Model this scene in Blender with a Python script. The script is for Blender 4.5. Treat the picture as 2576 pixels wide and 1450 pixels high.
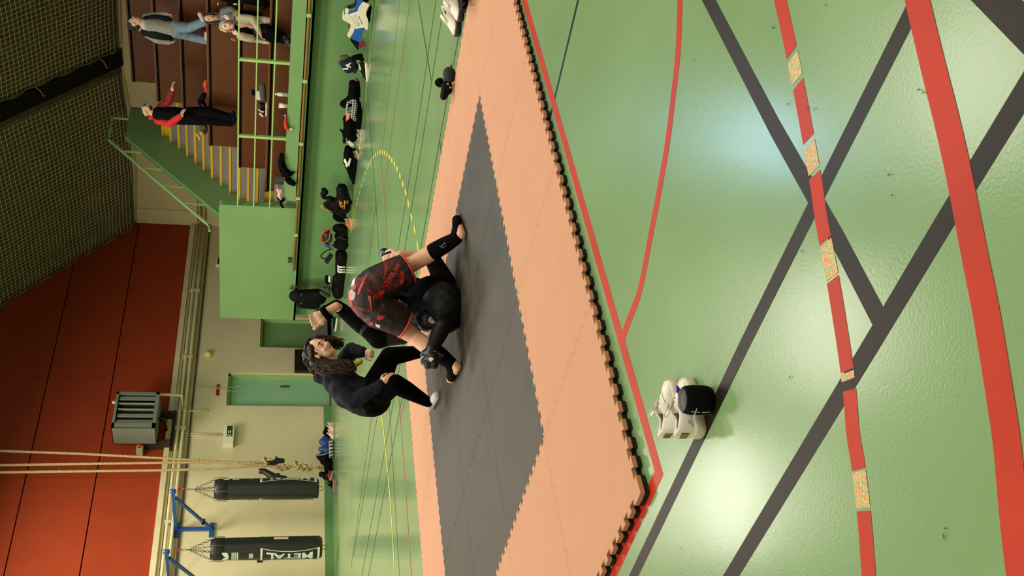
import bpy, bmesh, math, random
from mathutils import Vector as V3, Matrix, noise
from mathutils.bvhtree import BVHTree
random.seed(7)
for o in list(bpy.data.objects): bpy.data.objects.remove(o)
S=bpy.context.scene; COL=S.collection
# ---------------------------------------------------------------- camera (phone held on its side: the frame is turned by 90 degrees)
FPX=2617.1325
CAM=V3((-2.109734,-3.207374,1.442940))
RT=V3((0.7148439,-0.69828755,0.03731888)); DN=V3((-0.13241596,-0.1875712,-0.97328467)); FW=V3((0.68663252,0.69080499,-0.22654854))
cd=bpy.data.cameras.new('camera'); cam=bpy.data.objects.new('camera',cd); COL.objects.link(cam)
cd.sensor_fit='HORIZONTAL'; cd.sensor_width=36; cd.lens=36*FPX/2576; cd.clip_end=200; cd.clip_start=.05
m=Matrix((DN,RT,-FW)).transposed().to_4x4(); m.translation=CAM; cam.matrix_world=m; S.camera=cam
# ---------------------------------------------------------------- light and exposure
vs=S.view_settings; vs.view_transform='Standard'; vs.look='None'; vs.gamma=1; vs.use_curve_mapping=False; vs.exposure=0.15
W=bpy.data.worlds.new('World'); S.world=W; W.use_nodes=True
W.node_tree.nodes['Background'].inputs[0].default_value=(.9,.95,1,1); W.node_tree.nodes['Background'].inputs[1].default_value=.08
def area(name,loc,size,power,col,rot=(0,0,0),spread=150,shape='DISK',sy=None):
    l=bpy.data.lights.new(name,'AREA'); l.shape=shape; l.size=size
    if sy: l.size_y=sy
    l.energy=power; l.color=col; l.spread=math.radians(spread)
    o=bpy.data.objects.new(name,l); COL.objects.link(o); o.location=loc; o.rotation_euler=rot; return o
WARM=(1,.94,.80)
LAMP=(180,118,128,262,400)
for i,x in enumerate((-5.5,1.0,8.0)):
    for j,y in enumerate((-6.5,-1.8,2.9,7.6,12.3)):
        area('hall_lamp',(x,y,(7.9,7.9,7.2)[i]),2.4,LAMP[j]*((.75,1.0,1.75)[i] if j<3 else (.75,1.05,.97)[i]),WARM,spread=(174,170,163)[i])
area('skylight',(14.0,8.4,8.45),1.6,120,(.45,.68,1),rot=(0,math.radians(41.6),0),spread=170,shape='SQUARE')
# ---------------------------------------------------------------- pixel helpers (2576x1450 frame): a pixel becomes a point at a real depth / on a real plane
def ray(x,y): return RT*((1450-y-725)/FPX)+DN*((x-1288)/FPX)+FW
def P(x,y,D): return CAM+ray(x,y)*D
def PZ(x,y,z=0):
    d=ray(x,y); return CAM+d*((z-CAM.z)/d.z)
def PX(x,y,X):
    d=ray(x,y); return CAM+d*((X-CAM.x)/d.x)
def PY(x,y,Y):
    d=ray(x,y); return CAM+d*((Y-CAM.y)/d.y)
def depth(p): return (V3(p)-CAM).dot(FW)
# ---------------------------------------------------------------- materials
MATS={}
def s2l(c): return tuple(((v/255+.055)/1.055)**2.4 if v/255>.04045 else v/255/12.92 for v in c)
def M(name,rgb,rough=.6,spec=.5,var=0,vscale=8,bump=0,bscale=60,metal=0,emit=0,coat=0,rvar=0,sheen=0):
    if name in MATS: return MATS[name]
    c=s2l(rgb); m=bpy.data.materials.new(name); m.use_nodes=True; nt=m.node_tree; b=nt.nodes['Principled BSDF']
    b.inputs['Base Color'].default_value=(*c,1); b.inputs['Roughness'].default_value=rough; b.inputs['Metallic'].default_value=metal
    b.inputs['Specular IOR Level'].default_value=spec; b.inputs['Coat Weight'].default_value=coat; b.inputs['Coat IOR'].default_value=1.13; b.inputs['Coat Roughness'].default_value=.13
    if sheen: b.inputs['Sheen Weight'].default_value=sheen
    if emit: b.inputs['Emission Color'].default_value=(*c,1); b.inputs['Emission Strength'].default_value=emit
    tc=nt.nodes.new('ShaderNodeTexCoord')
    if var:
        n=nt.nodes.new('ShaderNodeTexNoise'); n.inputs['Scale'].default_value=vscale; n.inputs['Detail'].default_value=5
        nt.links.new(tc.outputs['Object'],n.inputs['Vector'])
        r=nt.nodes.new('ShaderNodeValToRGB'); r.color_ramp.elements[0].position=.3; r.color_ramp.elements[1].position=.7
        r.color_ramp.elements[0].color=(*[v*(1-var) for v in c],1); r.color_ramp.elements[1].color=(*[min(1,v*(1+var)) for v in c],1)
        nt.links.new(n.outputs['Fac'],r.inputs['Fac']); nt.links.new(r.outputs['Color'],b.inputs['Base Color'])
        if rvar:
            mr=nt.nodes.new('ShaderNodeMapRange'); mr.inputs['To Min'].default_value=rough-rvar; mr.inputs['To Max'].default_value=rough+rvar
            nt.links.new(n.outputs['Fac'],mr.inputs['Value']); nt.links.new(mr.outputs['Result'],b.inputs['Roughness'])
    if bump:
        n2=nt.nodes.new('ShaderNodeTexNoise'); n2.inputs['Scale'].default_value=bscale; n2.inputs['Detail'].default_value=3
        nt.links.new(tc.outputs['Object'],n2.inputs['Vector'])
        bp=nt.nodes.new('ShaderNodeBump'); bp.inputs['Strength'].default_value=bump; bp.inputs['Distance'].default_value=.01
        nt.links.new(n2.outputs['Fac'],bp.inputs['Height']); nt.links.new(bp.outputs['Normal'],b.inputs['Normal'])
    MATS[name]=m; return m
# ---------------------------------------------------------------- mesh builder
class MB:
    def __init__(s): s.v=[]; s.f=[]; s.m=[]; s.cur=0; s.smooth=set()
    def add(s,vs,fs,mi=None,smooth=False):
        o=len(s.v); s.v+= [tuple(v) for v in vs]
        for f in fs:
            if smooth: s.smooth.add(len(s.f))
            s.f.append([i+o for i in f]); s.m.append(s.cur if mi is None else mi)
        return s
    def box(s,a,b,mi=None):
        (x0,y0,z0),(x1,y1,z1)=[min(a[i],b[i]) for i in range(3)],[max(a[i],b[i]) for i in range(3)]
        return s.add([(x0,y0,z0),(x1,y0,z0),(x1,y1,z0),(x0,y1,z0),(x0,y0,z1),(x1,y0,z1),(x1,y1,z1),(x0,y1,z1)],
            [(3,2,1,0),(4,5,6,7),(0,1,5,4),(1,2,6,5),(2,3,7,6),(3,0,4,7)],mi)
    def obox(s,c,ax,mi=None):   # centre, three half-axis vectors
        c=V3(c); a,b,d=[V3(q) for q in ax]
        vs=[c+a*i+b*j+d*k for k in(-1,1) for i,j in((-1,-1),(1,-1),(1,1),(-1,1))]
        return s.add(vs,[(3,2,1,0),(4,5,6,7),(0,1,5,4),(1,2,6,5),(2,3,7,6),(3,0,4,7)],mi)
    def bar(s,p,q,w,h,up=(0,0,1),mi=None):
        p,q=V3(p),V3(q); d=q-p; u=V3(up); r=d.cross(u)
        if r.length<1e-6: r=d.cross(V3((1,0,0)))
        r.normalize(); u=r.cross(d).normalized()
        return s.obox((p+q)/2,(d/2,r*w/2,u*h/2),mi)
    def prism(s,poly,z0,z1,mi=None):    # polygon in xy, extruded in z
        n=len(poly); vs=[(x,y,z0) for x,y in poly]+[(x,y,z1) for x,y in poly]
        return s.add(vs,[list(range(n))[::-1],list(range(n,2*n))]+[(i,(i+1)%n,n+(i+1)%n,n+i) for i in range(n)],mi)
    def slab(s,pts,off,mi=None):        # planar polygon given in 3D, thickened by off
        n=len(pts); off=V3(off); vs=[V3(p) for p in pts]+[V3(p)+off for p in pts]
        return s.add(vs,[list(range(n))[::-1],list(range(n,2*n))]+[(i,(i+1)%n,n+(i+1)%n,n+i) for i in range(n)],mi)
    def tube(s,pts,r,n=8,mi=None,closed=False,smooth=True):
        pts=[V3(p) for p in pts]; N=len(pts); rs=r if isinstance(r,(list,tuple)) else [r]*N
        vs=[];pu=None
        for i,p in enumerate(pts):
            a=pts[(i-1)%N] if (closed or i>0) else p; b=pts[(i+1)%N] if (closed or i<N-1) else p
            t=(b-a).normalized()
            if pu is None: pu=t.orthogonal().normalized()
            u=(pu-t*pu.dot(t)); u=u.normalized() if u.length>1e-6 else t.orthogonal().normalized(); pu=u; w=t.cross(u)
            for k in range(n):
                an=2*math.pi*k/n; vs.append(p+(u*math.cos(an)+w*math.sin(an))*rs[i])
        fs=[]
        for i in range(N if closed else N-1):
            j=(i+1)%N
            for k in range(n): fs.append((i*n+k,i*n+(k+1)%n,j*n+(k+1)%n,j*n+k))
        if not closed: fs+=[tuple(range(n))[::-1],tuple((N-1)*n+k for k in range(n))]
        return s.add(vs,fs,mi,smooth)
    def lathe(s,c,axis,prof,n=24,mi=None,smooth=True):   # prof: (distance along axis, radius)
        c=V3(c); t=V3(axis).normalized(); u=t.orthogonal().normalized()
        if abs(t.z)>.9: u=V3((1,0,0))
        w=t.cross(u); vs=[]
        for a,r in prof:
            for k in range(n):
                an=2*math.pi*k/n; vs.append(c+t*a+(u*math.cos(an)+w*math.sin(an))*max(r,1e-4))
        fs=[(i*n+k,i*n+(k+1)%n,(i+1)*n+(k+1)%n,(i+1)*n+k) for i in range(len(prof)-1) for k in range(n)]
        fs+=[tuple(range(n))[::-1],tuple((len(prof)-1)*n+k for k in range(n))]
        return s.add(vs,fs,mi,smooth)
    def ell(s,c,r,R=None,nu=14,nv=9,mi=None):
        c=V3(c); r=(r,r,r) if not isinstance(r,(tuple,list)) else r; vs=[]
        for i in range(1,nv):
            ph=math.pi*i/nv
            for k in range(nu):
                th=2*math.pi*k/nu; p=V3((r[0]*math.sin(ph)*math.cos(th),r[1]*math.sin(ph)*math.sin(th),r[2]*math.cos(ph)))
                vs.append(c+(R@p if R else p))
        q=V3((0,0,r[2])); vs+=[c+(R@q if R else q),c-(R@q if R else q)]
        fs=[(i*nu+k,(i+1)*nu+k,(i+1)*nu+(k+1)%nu,i*nu+(k+1)%nu) for i in range(nv-2) for k in range(nu)]
        T=len(vs)-2; fs+=[(T,k,(k+1)%nu) for k in range(nu)]+[(T+1,(nv-2)*nu+(k+1)%nu,(nv-2)*nu+k) for k in range(nu)]
        return s.add(vs,fs,mi,True)
    def cap(s,p,r,q,r2,mi=None,n=12):   # tapered capsule
        p,q=V3(p),V3(q); t=q-p
        if t.length<1e-5: return s.ell(p,max(r,r2))
        L=t.length; pr=[]
        for i in range(5): a=math.pi/2*(1-i/4); pr.append((-r*math.sin(a),r*math.cos(a)))
        for i in range(1,5): a=math.pi/2*i/4; pr.append((L+r2*math.sin(a),r2*math.cos(a)))
        pr.insert(5,(L,r2))
        return s.lathe(p,t,pr,n,mi)
    def build(s,name,mats,parent=None,loc=None):
        me=bpy.data.meshes.new(name); me.from_pydata(s.v,[],s.f); 
        for mt in (mats if isinstance(mats,(list,tuple)) else [mats]): me.materials.append(mt)
        for i,p in enumerate(me.polygons): p.material_index=s.m[i]; p.use_smooth=i in s.smooth
        me.update(); return link(name,me,parent)
def link(name,me,parent=None):
    o=bpy.data.objects.new(name,me); COL.objects.link(o)
    if parent:
        o.parent=parent
        if parent.type=='EMPTY': o.location=-parent.location
    return o
def tag(o,label,cat,group=None):
    o['label']=label; o['category']=cat
    if group: o['group']=group
    return o
def thing(name,label,cat,loc,group=None):
    o=bpy.data.objects.new(name,None); o.empty_display_size=.1; COL.objects.link(o); o.location=V3(loc); return tag(o,label,cat,group)
def struct(o): o['kind']='structure'; return o
def fixn(o):
    bm=bmesh.new(); bm.from_mesh(o.data); bmesh.ops.recalc_face_normals(bm,faces=bm.faces); bm.to_mesh(o.data); bm.free(); return o
DG=lambda: bpy.context.evaluated_depsgraph_get()
def bake(o):
    me=bpy.data.meshes.new_from_object(o.evaluated_get(DG())); old=o.data; o.modifiers.clear(); o.data=me; bpy.data.meshes.remove(old); return o
TEX={}
def clouds(sc):
    if sc not in TEX:
        t=bpy.data.textures.new('folds','CLOUDS'); t.noise_scale=sc; t.noise_depth=2; TEX[sc]=t
    return TEX[sc]
def blob(name,mb,mat,parent=None,vox=.012,sm=4,disp=None):     # one continuous surface grown from overlapping volumes
    o=mb.build(name,mat,parent)
    r=o.modifiers.new('r','REMESH'); r.mode='VOXEL'; r.voxel_size=vox; r.use_smooth_shade=True
    if sm: q=o.modifiers.new('s','SMOOTH'); q.factor=.5; q.iterations=sm
    if disp:
        d=o.modifiers.new('d','DISPLACE'); d.texture=clouds(disp[1]); d.strength=disp[0]; d.mid_level=.5; d.texture_coords='GLOBAL'
        q=o.modifiers.new('s2','SMOOTH'); q.factor=.5; q.iterations=1
    bake(o)
    if not o.data.materials: o.data.materials.append(mat)
    for p in o.data.polygons: p.use_smooth=True
    return o
def bvh(*objs):
    vs=[];fs=[]
    for o in objs:
        k=len(vs); vs+=[v.co.copy() for v in o.data.vertices]; fs+=[[i+k for i in p.vertices] for p in o.data.polygons]
    return BVHTree.FromPolygons(vs,fs)
def text_mesh(body,bold=.0,res=3,cuts=2):
    c=bpy.data.curves.new('t','FONT'); c.body=body; c.offset=bold; c.resolution_u=res; c.align_x='CENTER'; c.align_y='CENTER'
    o=bpy.data.objects.new('t',c); COL.objects.link(o); bpy.context.view_layer.update()
    me=bpy.data.meshes.new_from_object(o.evaluated_get(DG())); bpy.data.objects.remove(o); bpy.data.curves.remove(c)
    bm=bmesh.new(); bm.from_mesh(me); bmesh.ops.triangulate(bm,faces=bm.faces)
    for _ in range(cuts):
        L=[e for e in bm.edges if e.calc_length()>.12]
        if L: bmesh.ops.subdivide_edges(bm,edges=L,cuts=1); bmesh.ops.triangulate(bm,faces=bm.faces)
    vs=[v.co.copy() for v in bm.verts]; fs=[[v.index for v in f.verts] for f in bm.faces]; bm.verts.index_update()
    fs=[[v.index for v in f.verts] for f in bm.faces]; bm.free(); bpy.data.meshes.remove(me); return vs,fs
def flat(name,vs,fs,mat,parent):
    me=bpy.data.meshes.new(name); me.from_pydata([tuple(v) for v in vs],[],fs); me.materials.append(mat); me.update(); return link(name,me,parent)
def lay(tree,x,y,off=.003,D0=8):      # put a print on a surface where the ray meets it
    d=ray(x,y); h=tree.ray_cast(CAM,d.normalized())
    if h[0] is None: h=tree.find_nearest(P(x,y,D0))
    n=h[1]
    if n.dot(d)>0: n=-n
    return h[0]+n*off
def print_text(tree,body,name,mat,parent,o,right,up,bold=.02,D0=8,off=.003):
    vs,fs=text_mesh(body,bold)
    return flat(name,[lay(tree,o[0]+v.x*right[0]+v.y*up[0],o[1]+v.x*right[1]+v.y*up[1],off,D0) for v in vs],fs,mat,parent)
def print_poly(tree,pts,name,mat,parent,cuts=3,D0=8,off=.003):
    bm=bmesh.new(); bm.faces.new([bm.verts.new((x,y,0)) for x,y in pts]); bmesh.ops.triangulate(bm,faces=bm.faces)
    for _ in range(cuts): bmesh.ops.subdivide_edges(bm,edges=bm.edges,cuts=1,use_grid_fill=True)
    bm.verts.index_update(); vs=[lay(tree,v.co.x,v.co.y,off,D0) for v in bm.verts]; fs=[[v.index for v in f.verts] for f in bm.faces]; bm.free()
    return flat(name,vs,fs,mat,parent)
def rotm(zdir,xdir=None):
    z=V3(zdir).normalized(); x=V3(xdir) if xdir is not None else z.orthogonal(); x=(x-z*x.dot(z)).normalized(); y=z.cross(x)
    return Matrix((x,y,z)).transposed()
# ================================================================ ROOM
YB=15.6; XS=18.42; SL=.889; ZC=4.82
XF=13.0; ZF=ZC+SL*(XS-XF)
mfloor=M('green sports floor',(117,147,100),.23,.25,var=.07,vscale=.9,bump=.05,bscale=110,rvar=.05,coat=.55)
fl=MB().box((-9,-10,-.1),(XS,YB,0)).build('floor',mfloor); struct(fl)
beige=M('beige painted wall',(204,190,148),.75,.3,var=.05,vscale=.8)
beige2=M('beige concrete',(206,192,148),.7,.3,var=.08,vscale=3)
orange=M('orange wall panel',(148,52,16),.75,.25,var=.06,vscale=2)
dark=M('dark wall joint',(30,14,8),.9,.2)
ceilm=M('dark ceiling boards',(92,86,64),.95,.1,var=.2,vscale=3)
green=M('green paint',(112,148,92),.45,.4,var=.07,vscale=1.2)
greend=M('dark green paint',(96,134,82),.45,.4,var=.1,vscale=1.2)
doorg=M('green door paint',(140,182,138),.45,.4,var=.04,vscale=3)
grail=M('pale green rail paint',(150,186,112),.4,.4)
grey=M('grey concrete',(118,116,108),.8,.3,var=.08,vscale=6)
yellow=M('yellow paint',(206,160,30),.6,.3,var=.05,vscale=5)
brown=M('brown varnished boards',(88,47,13),.48,.35,var=.12,vscale=3)
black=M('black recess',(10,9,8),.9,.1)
metal=M('galvanised metal',(130,130,122),.35,.5,metal=.8)
wood=M('varnished wood',(150,104,54),.45,.4,var=.15,vscale=10)
# back wall: lower plaster wall with two door openings, upper panels
def wall_with_holes(x0,x1,z0,z1,holes):
    m_=MB(); xs=sorted(set([x0,x1]+[h[0] for h in holes]+[h[1] for h in holes])); 
    for a,b in zip(xs,xs[1:]):
        hs=[h for h in holes if h[0]<=a and h[1]>=b]
        if hs: m_.box((a,YB,hs[0][2]),(b,YB+.3,z1))
        else: m_.box((a,YB,z0),(b,YB+.3,z1))
    return m_
D1=(12.60,13.55,2.28); D2=(14.33,15.3,1.62)
wb=struct(wall_with_holes(-9,XS+.3,0,3.40,[(D1[0],D1[1],D1[2]),(D2[0],D2[1],D2[2])]).build('wall_back',beige))
MB().box((-9,YB+.02,3.4),(XS+.3,YB+.3,14.5)).build('backing',dark,wb)
rows=[3.46,4.72,6.04,7.36,8.7,10.1]; xs=[-4.9+2.6*i for i in range(9)]+[XS]
def ztop(x): return min(ZC+SL*(XS-x),ZF)
for r0,r1 in zip(rows,rows[1:]):
    for a,b in zip(xs,xs[1:]):
        z0,z1=r0+.012,r1-.012; a_,b_=a+.004,b-.004
        poly=[(a_,z0),(b_,z0),(b_,z1),(a_,z1)]
        # clip by sloping roof
        q=[]
        for i in range(4):
            p0,p1=poly[i],poly[(i+1)%4]; f0=ZC+SL*(XS-p0[0])-p0[1]; f1=ZC+SL*(XS-p1[0])-p1[1]
            if f0>=0: q.append(p0)
            if (f0>=0)!=(f1>=0): t=f0/(f0-f1); q.append((p0[0]+t*(p1[0]-p0[0]),p0[1]+t*(p1[1]-p0[1])))
        if len(q)>2: MB().slab([(x,YB-.02,z) for x,z in q],(0,.05,0)).build('panel',orange,wb)
# cornice, pipes
co=MB(); co.box((-9,YB-.10,3.36),(XS,YB+.02,3.47)); co.box((-9,YB-.05,3.30),(XS,YB+.02,3.36))
struct(co.build('trim_1',beige2))
struct(MB().box((-9,YB-.035,2.98),(XS,YB,3.015)).build('trim_2',M('dark wall groove',(70,58,40),.8)))
sk=MB().box((-9,YB-.03,0),(D1[0],YB,.17)).box((D1[1],YB-.03,0),(D2[0],YB,.17)); struct(sk.build('baseboard_back',greend))
for k,z in enumerate((3.24,3.13)):
    t=thing('heating_pipe',('upper','lower')[k]+' beige heating pipe running along the back wall under the orange panels','pipe',(10,YB-.09,z))
    MB().tube([(-9,YB-.09,z),(16,YB-.09,z),(XS-.06,YB-.09,z)],.034,10).build('pipe',beige2,t)
    for x in (16.0,13.9,11.9,9.6): MB().box((x-.03,YB-.13,z-.05),(x+.03,YB,z+.05)).build('clamp',beige2,t)
for k,z in enumerate((3.24,3.13)):
    t=thing('heating_pipe',('upper','lower')[k]+' beige heating pipe on the right wall, seen through the stair handrail','pipe',(XS-.09,13,z))
    MB().tube([(XS-.09,11.2,z),(XS-.09,YB-.2,z)],.034,10).build('pipe',beige2,t)
# side wall with the lower band
ws=struct(MB().box((XS,-10,0),(XS+.3,YB+.3,ZC+.05)).build('wall_right',beige))
struct(MB().box((XS-.05,-10,3.30),(XS,YB,3.52)).box((XS-.04,YB-.5,3.52),(XS,YB,4.8)).build('trim_3',beige2))
struct(MB().slab([(XS+.3,-10,ZC-.25),(XS+.3,YB+.3,ZC-.25),(XF,YB+.3,ZF+.02),(XF,-10,ZF+.02)],(0,0,.2)).box((-9,-10,ZF),(XF+.05,YB+.3,ZF+.2)).build('ceiling',ceilm))
struct(MB().box((-9.3,-10,0),(-9,YB,ZF)).build('wall_left',beige)); struct(MB().box((-9,-10.3,0),(XS,-10,ZF)).build('wall_front',beige))
def onceil(x,y,d): n=V3((SL,0,1)).normalized(); return V3((x,y,ZC+SL*(XS-x)))-n*d
# roof beam between the nets
bm_=MB(); a0,a1=onceil(XS-.02,10.66,.0),onceil(XF,10.66,.0)
bm_.bar(a0,a1,.42,.14,up=(SL,0,1)); struct(bm_.build('trim_4',M('black steel beam',(14,13,11),.8,.2)))
netm=M('tan net cord',(226,214,172),.8,.2)
def net(y0,y1,label,ends):
    t=thing('ceiling_net',label,'net',onceil(15.5,(y0+y1)/2,.1)); m_=MB(); C_=.105; x0,x1=XS-.12,XF+.3
    k=math.sqrt(1+SL*SL)
    def pt(x,y): 
        sag=.13+.10*math.sin((y-y0)/(y1-y0)*math.pi)+.03*noise.noise(V3((x*1.5,y*1.5,0)))
        p=onceil(x,y,sag); w=.03*noise.noise(V3((x*2,y*2,5))); return p+V3((w,w*1.4,0))
    ny=int((y1-y0)/C_); nx=int((x0-x1)*k/C_)
    for j in range(ny+1):
        y=y0+(y1-y0)*j/ny; m_.tube([pt(x0+(x1-x0)*i/26,y) for i in range(27)],.0064,3)
    for i in range(nx+1):
        x=x0+(x1-x0)*i/nx; m_.tube([pt(x,y0+(y1-y0)*j/26) for j in range(27)],.0064,3)
    m_.build('netting',netm,t)
    r=MB()
    for y in ends: r.tube([pt(x0+(x1-x0)*i/40,y)+V3((0,.03*math.sin(i*1.7),-.02)) for i in range(41)],.022,6)
    r.tube([pt(x0,y0+(y1-y0)*j/30) for j in range(31)],.02,6)
    r.build('edge_rope',M('grey net rope',(96,92,74),.8,.2),t)
    return t,pt
nA,ptA=net(10.95,YB-.05,'pale safety net under the ceiling between black beam and orange wall',(10.95,YB-.05))
nB,ptB=net(4.5,10.35,'pale safety net under the ceiling above the brown stand',(10.35,))
for x in (17.9,16.7,15.9): 
    p=ptB(x,10.35); MB().tube([p,p+V3((0,.1,-.1)),p+V3((.15,.35,-.12)),p+V3((.3,.42,-.14))],.009,5).build('tie_cord',M('white cord',(190,186,168),.8),nB)
# ---------------------------------------------------------------- doors
def door(n,D,pan,label_frame):
    x0,x1,z=D
    d=struct(MB().box((x0-.0,YB+.16,.0),(x1,YB+.20,z)).build('door_%d'%n,pan))
    MB().box((x1-.045,YB+.07,0),(x1,YB+.17,z)).box((x0,YB+.07,0),(x0+.045,YB+.17,z)).box((x0,YB+.07,z-.05),(x1,YB+.17,z)).build('frame',M('pale green frame',(150,178,110),.5),d)
    MB().box((x0,YB-.01,0),(x1,YB+.2,.03)).build('threshold',M('brass threshold',(96,84,48),.5,.5),d)
    return d
d1=door(1,D1,doorg,''); 
hx=13.28
MB().box((hx-.02,YB+.145,.93),(hx+.02,YB+.162,1.13)).tube([(hx,YB+.15,1.06),(hx,YB+.10,1.06),(hx-.11,YB+.10,1.06)],.011,8).build('handle',metal,d1)
d2=door(2,D2,green,'')
MB().box((14.44,YB+.15,0),(14.47,YB+.165,D2[2]-.05)).build('gap',black,d2)
# ---------------------------------------------------------------- floor paint
LW=[0]
def line(pts,w,mat,name='painted_line',closed=False):
    LW[0]+=1; z=.0005+.00004*LW[0]; P_=[V3((p[0],p[1],0)) for p in pts]; L=[];R=[]
    for i,p in enumerate(P_):
        a=P_[i-1] if i else p; b=P_[i+1] if i<len(P_)-1 else p; t=(b-a).normalized(); ca=1.0
        if 0<i<len(P_)-1: ca=max(.5,math.sqrt(max(0,(1+(p-a).normalized().dot((b-p).normalized()))/2)))
        if 0<i<len(P_)-1: t=((p-a).normalized()+(b-p).normalized()).normalized()
        n=V3((-t.y,t.x,0))*w/2/ca; L.append(p+n); R.append(p-n)
    vs=[(q.x,q.y,z) for q in L]+[(q.x,q.y,z) for q in R]; k=len(P_)
    return MB().add(vs,[(i+k,i+k+1,i+1,i) for i in range(k-1)]).build(name,mat,fl)
red=M('red floor paint',(172,44,16),.4,.15,var=.1,vscale=4,rvar=.06); blk=M('dark brown floor paint',(34,28,20),.4,.15,var=.12,vscale=4)
yel=M('yellow floor paint',(196,190,60),.4,.5); redt=M('worn red brown paint',(168,96,52),.4,.5)
gz=lambda L:[PZ(x,y) for x,y in L]
def ext(pts,a=0,b=0):
    p=list(pts); 
    if a: p=[p[0]+(p[0]-p[1]).normalized()*a]+p
    if b: p=p+[p[-1]+(p[-1]-p[-2]).normalized()*b]
    return p
def spl(pts,n=8):
    o=[]; q=[pts[0]]+list(pts)+[pts[-1]]
    for i in range(1,len(q)-2):
        for k in range(n):
            t=k/n; a,b,c,d=q[i-1],q[i],q[i+1],q[i+2]
            o.append(.5*((2*b)+(c-a)*t+(2*a-5*b+4*c-d)*t*t+(3*b-a-3*c+d)*t*t*t))
    return o+[pts[-1]]
mdoc=PZ(1658,1190)
line(ext(gz([(1783,0),(1950,322),(2110,606),(2214,806)]),2.5),.062,blk)
line(ext(gz([(2300,15),(2070,472),(1872,870),(1594,1450)]),.05,1.5),.058,blk)
line(ext(gz([(2574,236),(2366,576),(2189,872),(1839,1450)]),2,1),.062,blk)
line(ext(gz([(2484,-20),(2600,95)]),1,1),.075,blk)
line(ext(gz([(1457,-10),(1393,258)]),8,3.0),.03,M('black floor paint',(16,16,18),.3,.5))
line(ext([PZ(1319,0),mdoc,PZ(1541,1450)],5,1),.064,red)
line(ext(spl(gz([(1562,868),(1578,818),(1610,730),(1636,598),(1664,450),(1682,340),(1694,240),(1706,130),(1711,0)])),0,3),.05,red)
dsh=spl(gz([(1945,-70),(1963,0),(2006,200),(2050,440),(2066,550),(2090,674),(2110,790),(2130,922),(2140,1010),(2146,1090),(2160,1176),(2175,1307),(2186,1450),(2192,1560)]),20)
def proj(p): q=V3(p)-CAM; d=q.dot(FW); return (1288+FPX*q.dot(DN)/d, 1450-(725+FPX*q.dot(RT)/d))
speck=bpy.data.materials.new('worn speckled paint'); speck.use_nodes=True; nt=speck.node_tree; b_=nt.nodes['Principled BSDF']; b_.inputs['Roughness'].default_value=.4
tcn=nt.nodes.new('ShaderNodeTexCoord'); nn=nt.nodes.new('ShaderNodeTexNoise'); nn.inputs['Scale'].default_value=120; nn.inputs['Detail'].default_value=2
rr=nt.nodes.new('ShaderNodeValToRGB'); rr.color_ramp.interpolation='CONSTANT'; e=rr.color_ramp.elements; e[0].color=(*s2l((126,154,108)),1); e[1].position=.46; e[1].color=(*s2l((205,190,90)),1); e2=e.new(.53); e2.color=(*s2l((205,110,70)),1)
nt.links.new(tcn.outputs['Object'],nn.inputs['Vector']); nt.links.new(nn.outputs['Fac'],rr.inputs['Fac']); nt.links.new(rr.outputs['Color'],b_.inputs['Base Color'])
def seg(y0,y1,mat): 
    q=[p for p in dsh if y0<=proj(p)[1]<=y1]
    if len(q)>1: line(q,.062,mat)
for a,b in ((-100,140),(208,362),(438,610),(702,936),(978,1183),(1284,1600)): seg(a,b,red)
for a,b in ((140,208),(362,438),(610,702),(936,960),(1183,1284)): seg(a,b,speck)
line(ext(spl(gz([(2308,0),(2346,160),(2386,320),(2417,460),(2454,650),(2482,790),(2518,1010),(2535,1130),(2551,1307),(2568,1450)])),1.5,.6),.082,red)
# far lines
for pts in ([(943,0),(922.6,205),(913,280),(901,374),(890,499),(879,598)],[(863,1050),(854,1108),(855.5,1221),(859,1450)]): line(gz(pts),.04,yel)
arc=spl(gz([(884,585),(892,531),(901,499),(912,459),(922,429),(937,399),(949,386),(961,383),(973,388),(985,402),(998,422),(1010,453),(1023,491),(1036,548),(1044,581),(1051,618),(1057,660)]),14)
s0=0; cur=[arc[0]]; on=True
for a,b in zip(arc,arc[1:]):
    n_=max(1,int((b-a).length/.02))
    for i in range(n_):
        p=a+(b-a)*(i+1)/n_; s0+=(b-a).length/n_; cur.append(p)
        if s0>.15:
            if on: line(cur,.055,yel,'painted_dash')
            on=not on; s0=0; cur=[p]
line(spl(gz([(940,980),(958,1033),(973,1160),(981,1250),(988,1350),(993,1450)])),.05,yel)
for pts in ([(1006,0),(967,330),(959,382),(960,420),(965.5,486),(975.5,625),(996,907),(1007,1054),(1018,1200),(1035,1450)],[(1032,0),(986,330),(965,486)],[(1018,1004),(1008,1052)]): line(gz(pts),.03,redt)
fine=M('dark green floor line',(58,74,48),.35,.5)
for pts in ([(1097,0),(1049,330),(1002,625),(935,1050),(883,1430)],[(1118,0),(1067,330),(1019,625),(951,1038),(889,1402)],[(1178,-40),(1110,330),(1059,625),(992,998),(974,1100),(910,1450)],[(1012,1000),(993,1100),(927,1450)],[(1052,0),(1085,203)],[(1106,352),(1111,388)],[(951,0),(916,330)],[(924,218),(932,330),(946,511),(954,648)],[(946,511),(929,648)],[(975,950),(982,1060),(988,1160),(1005,1450)]):
    line(gz(pts),.022,fine)
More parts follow.
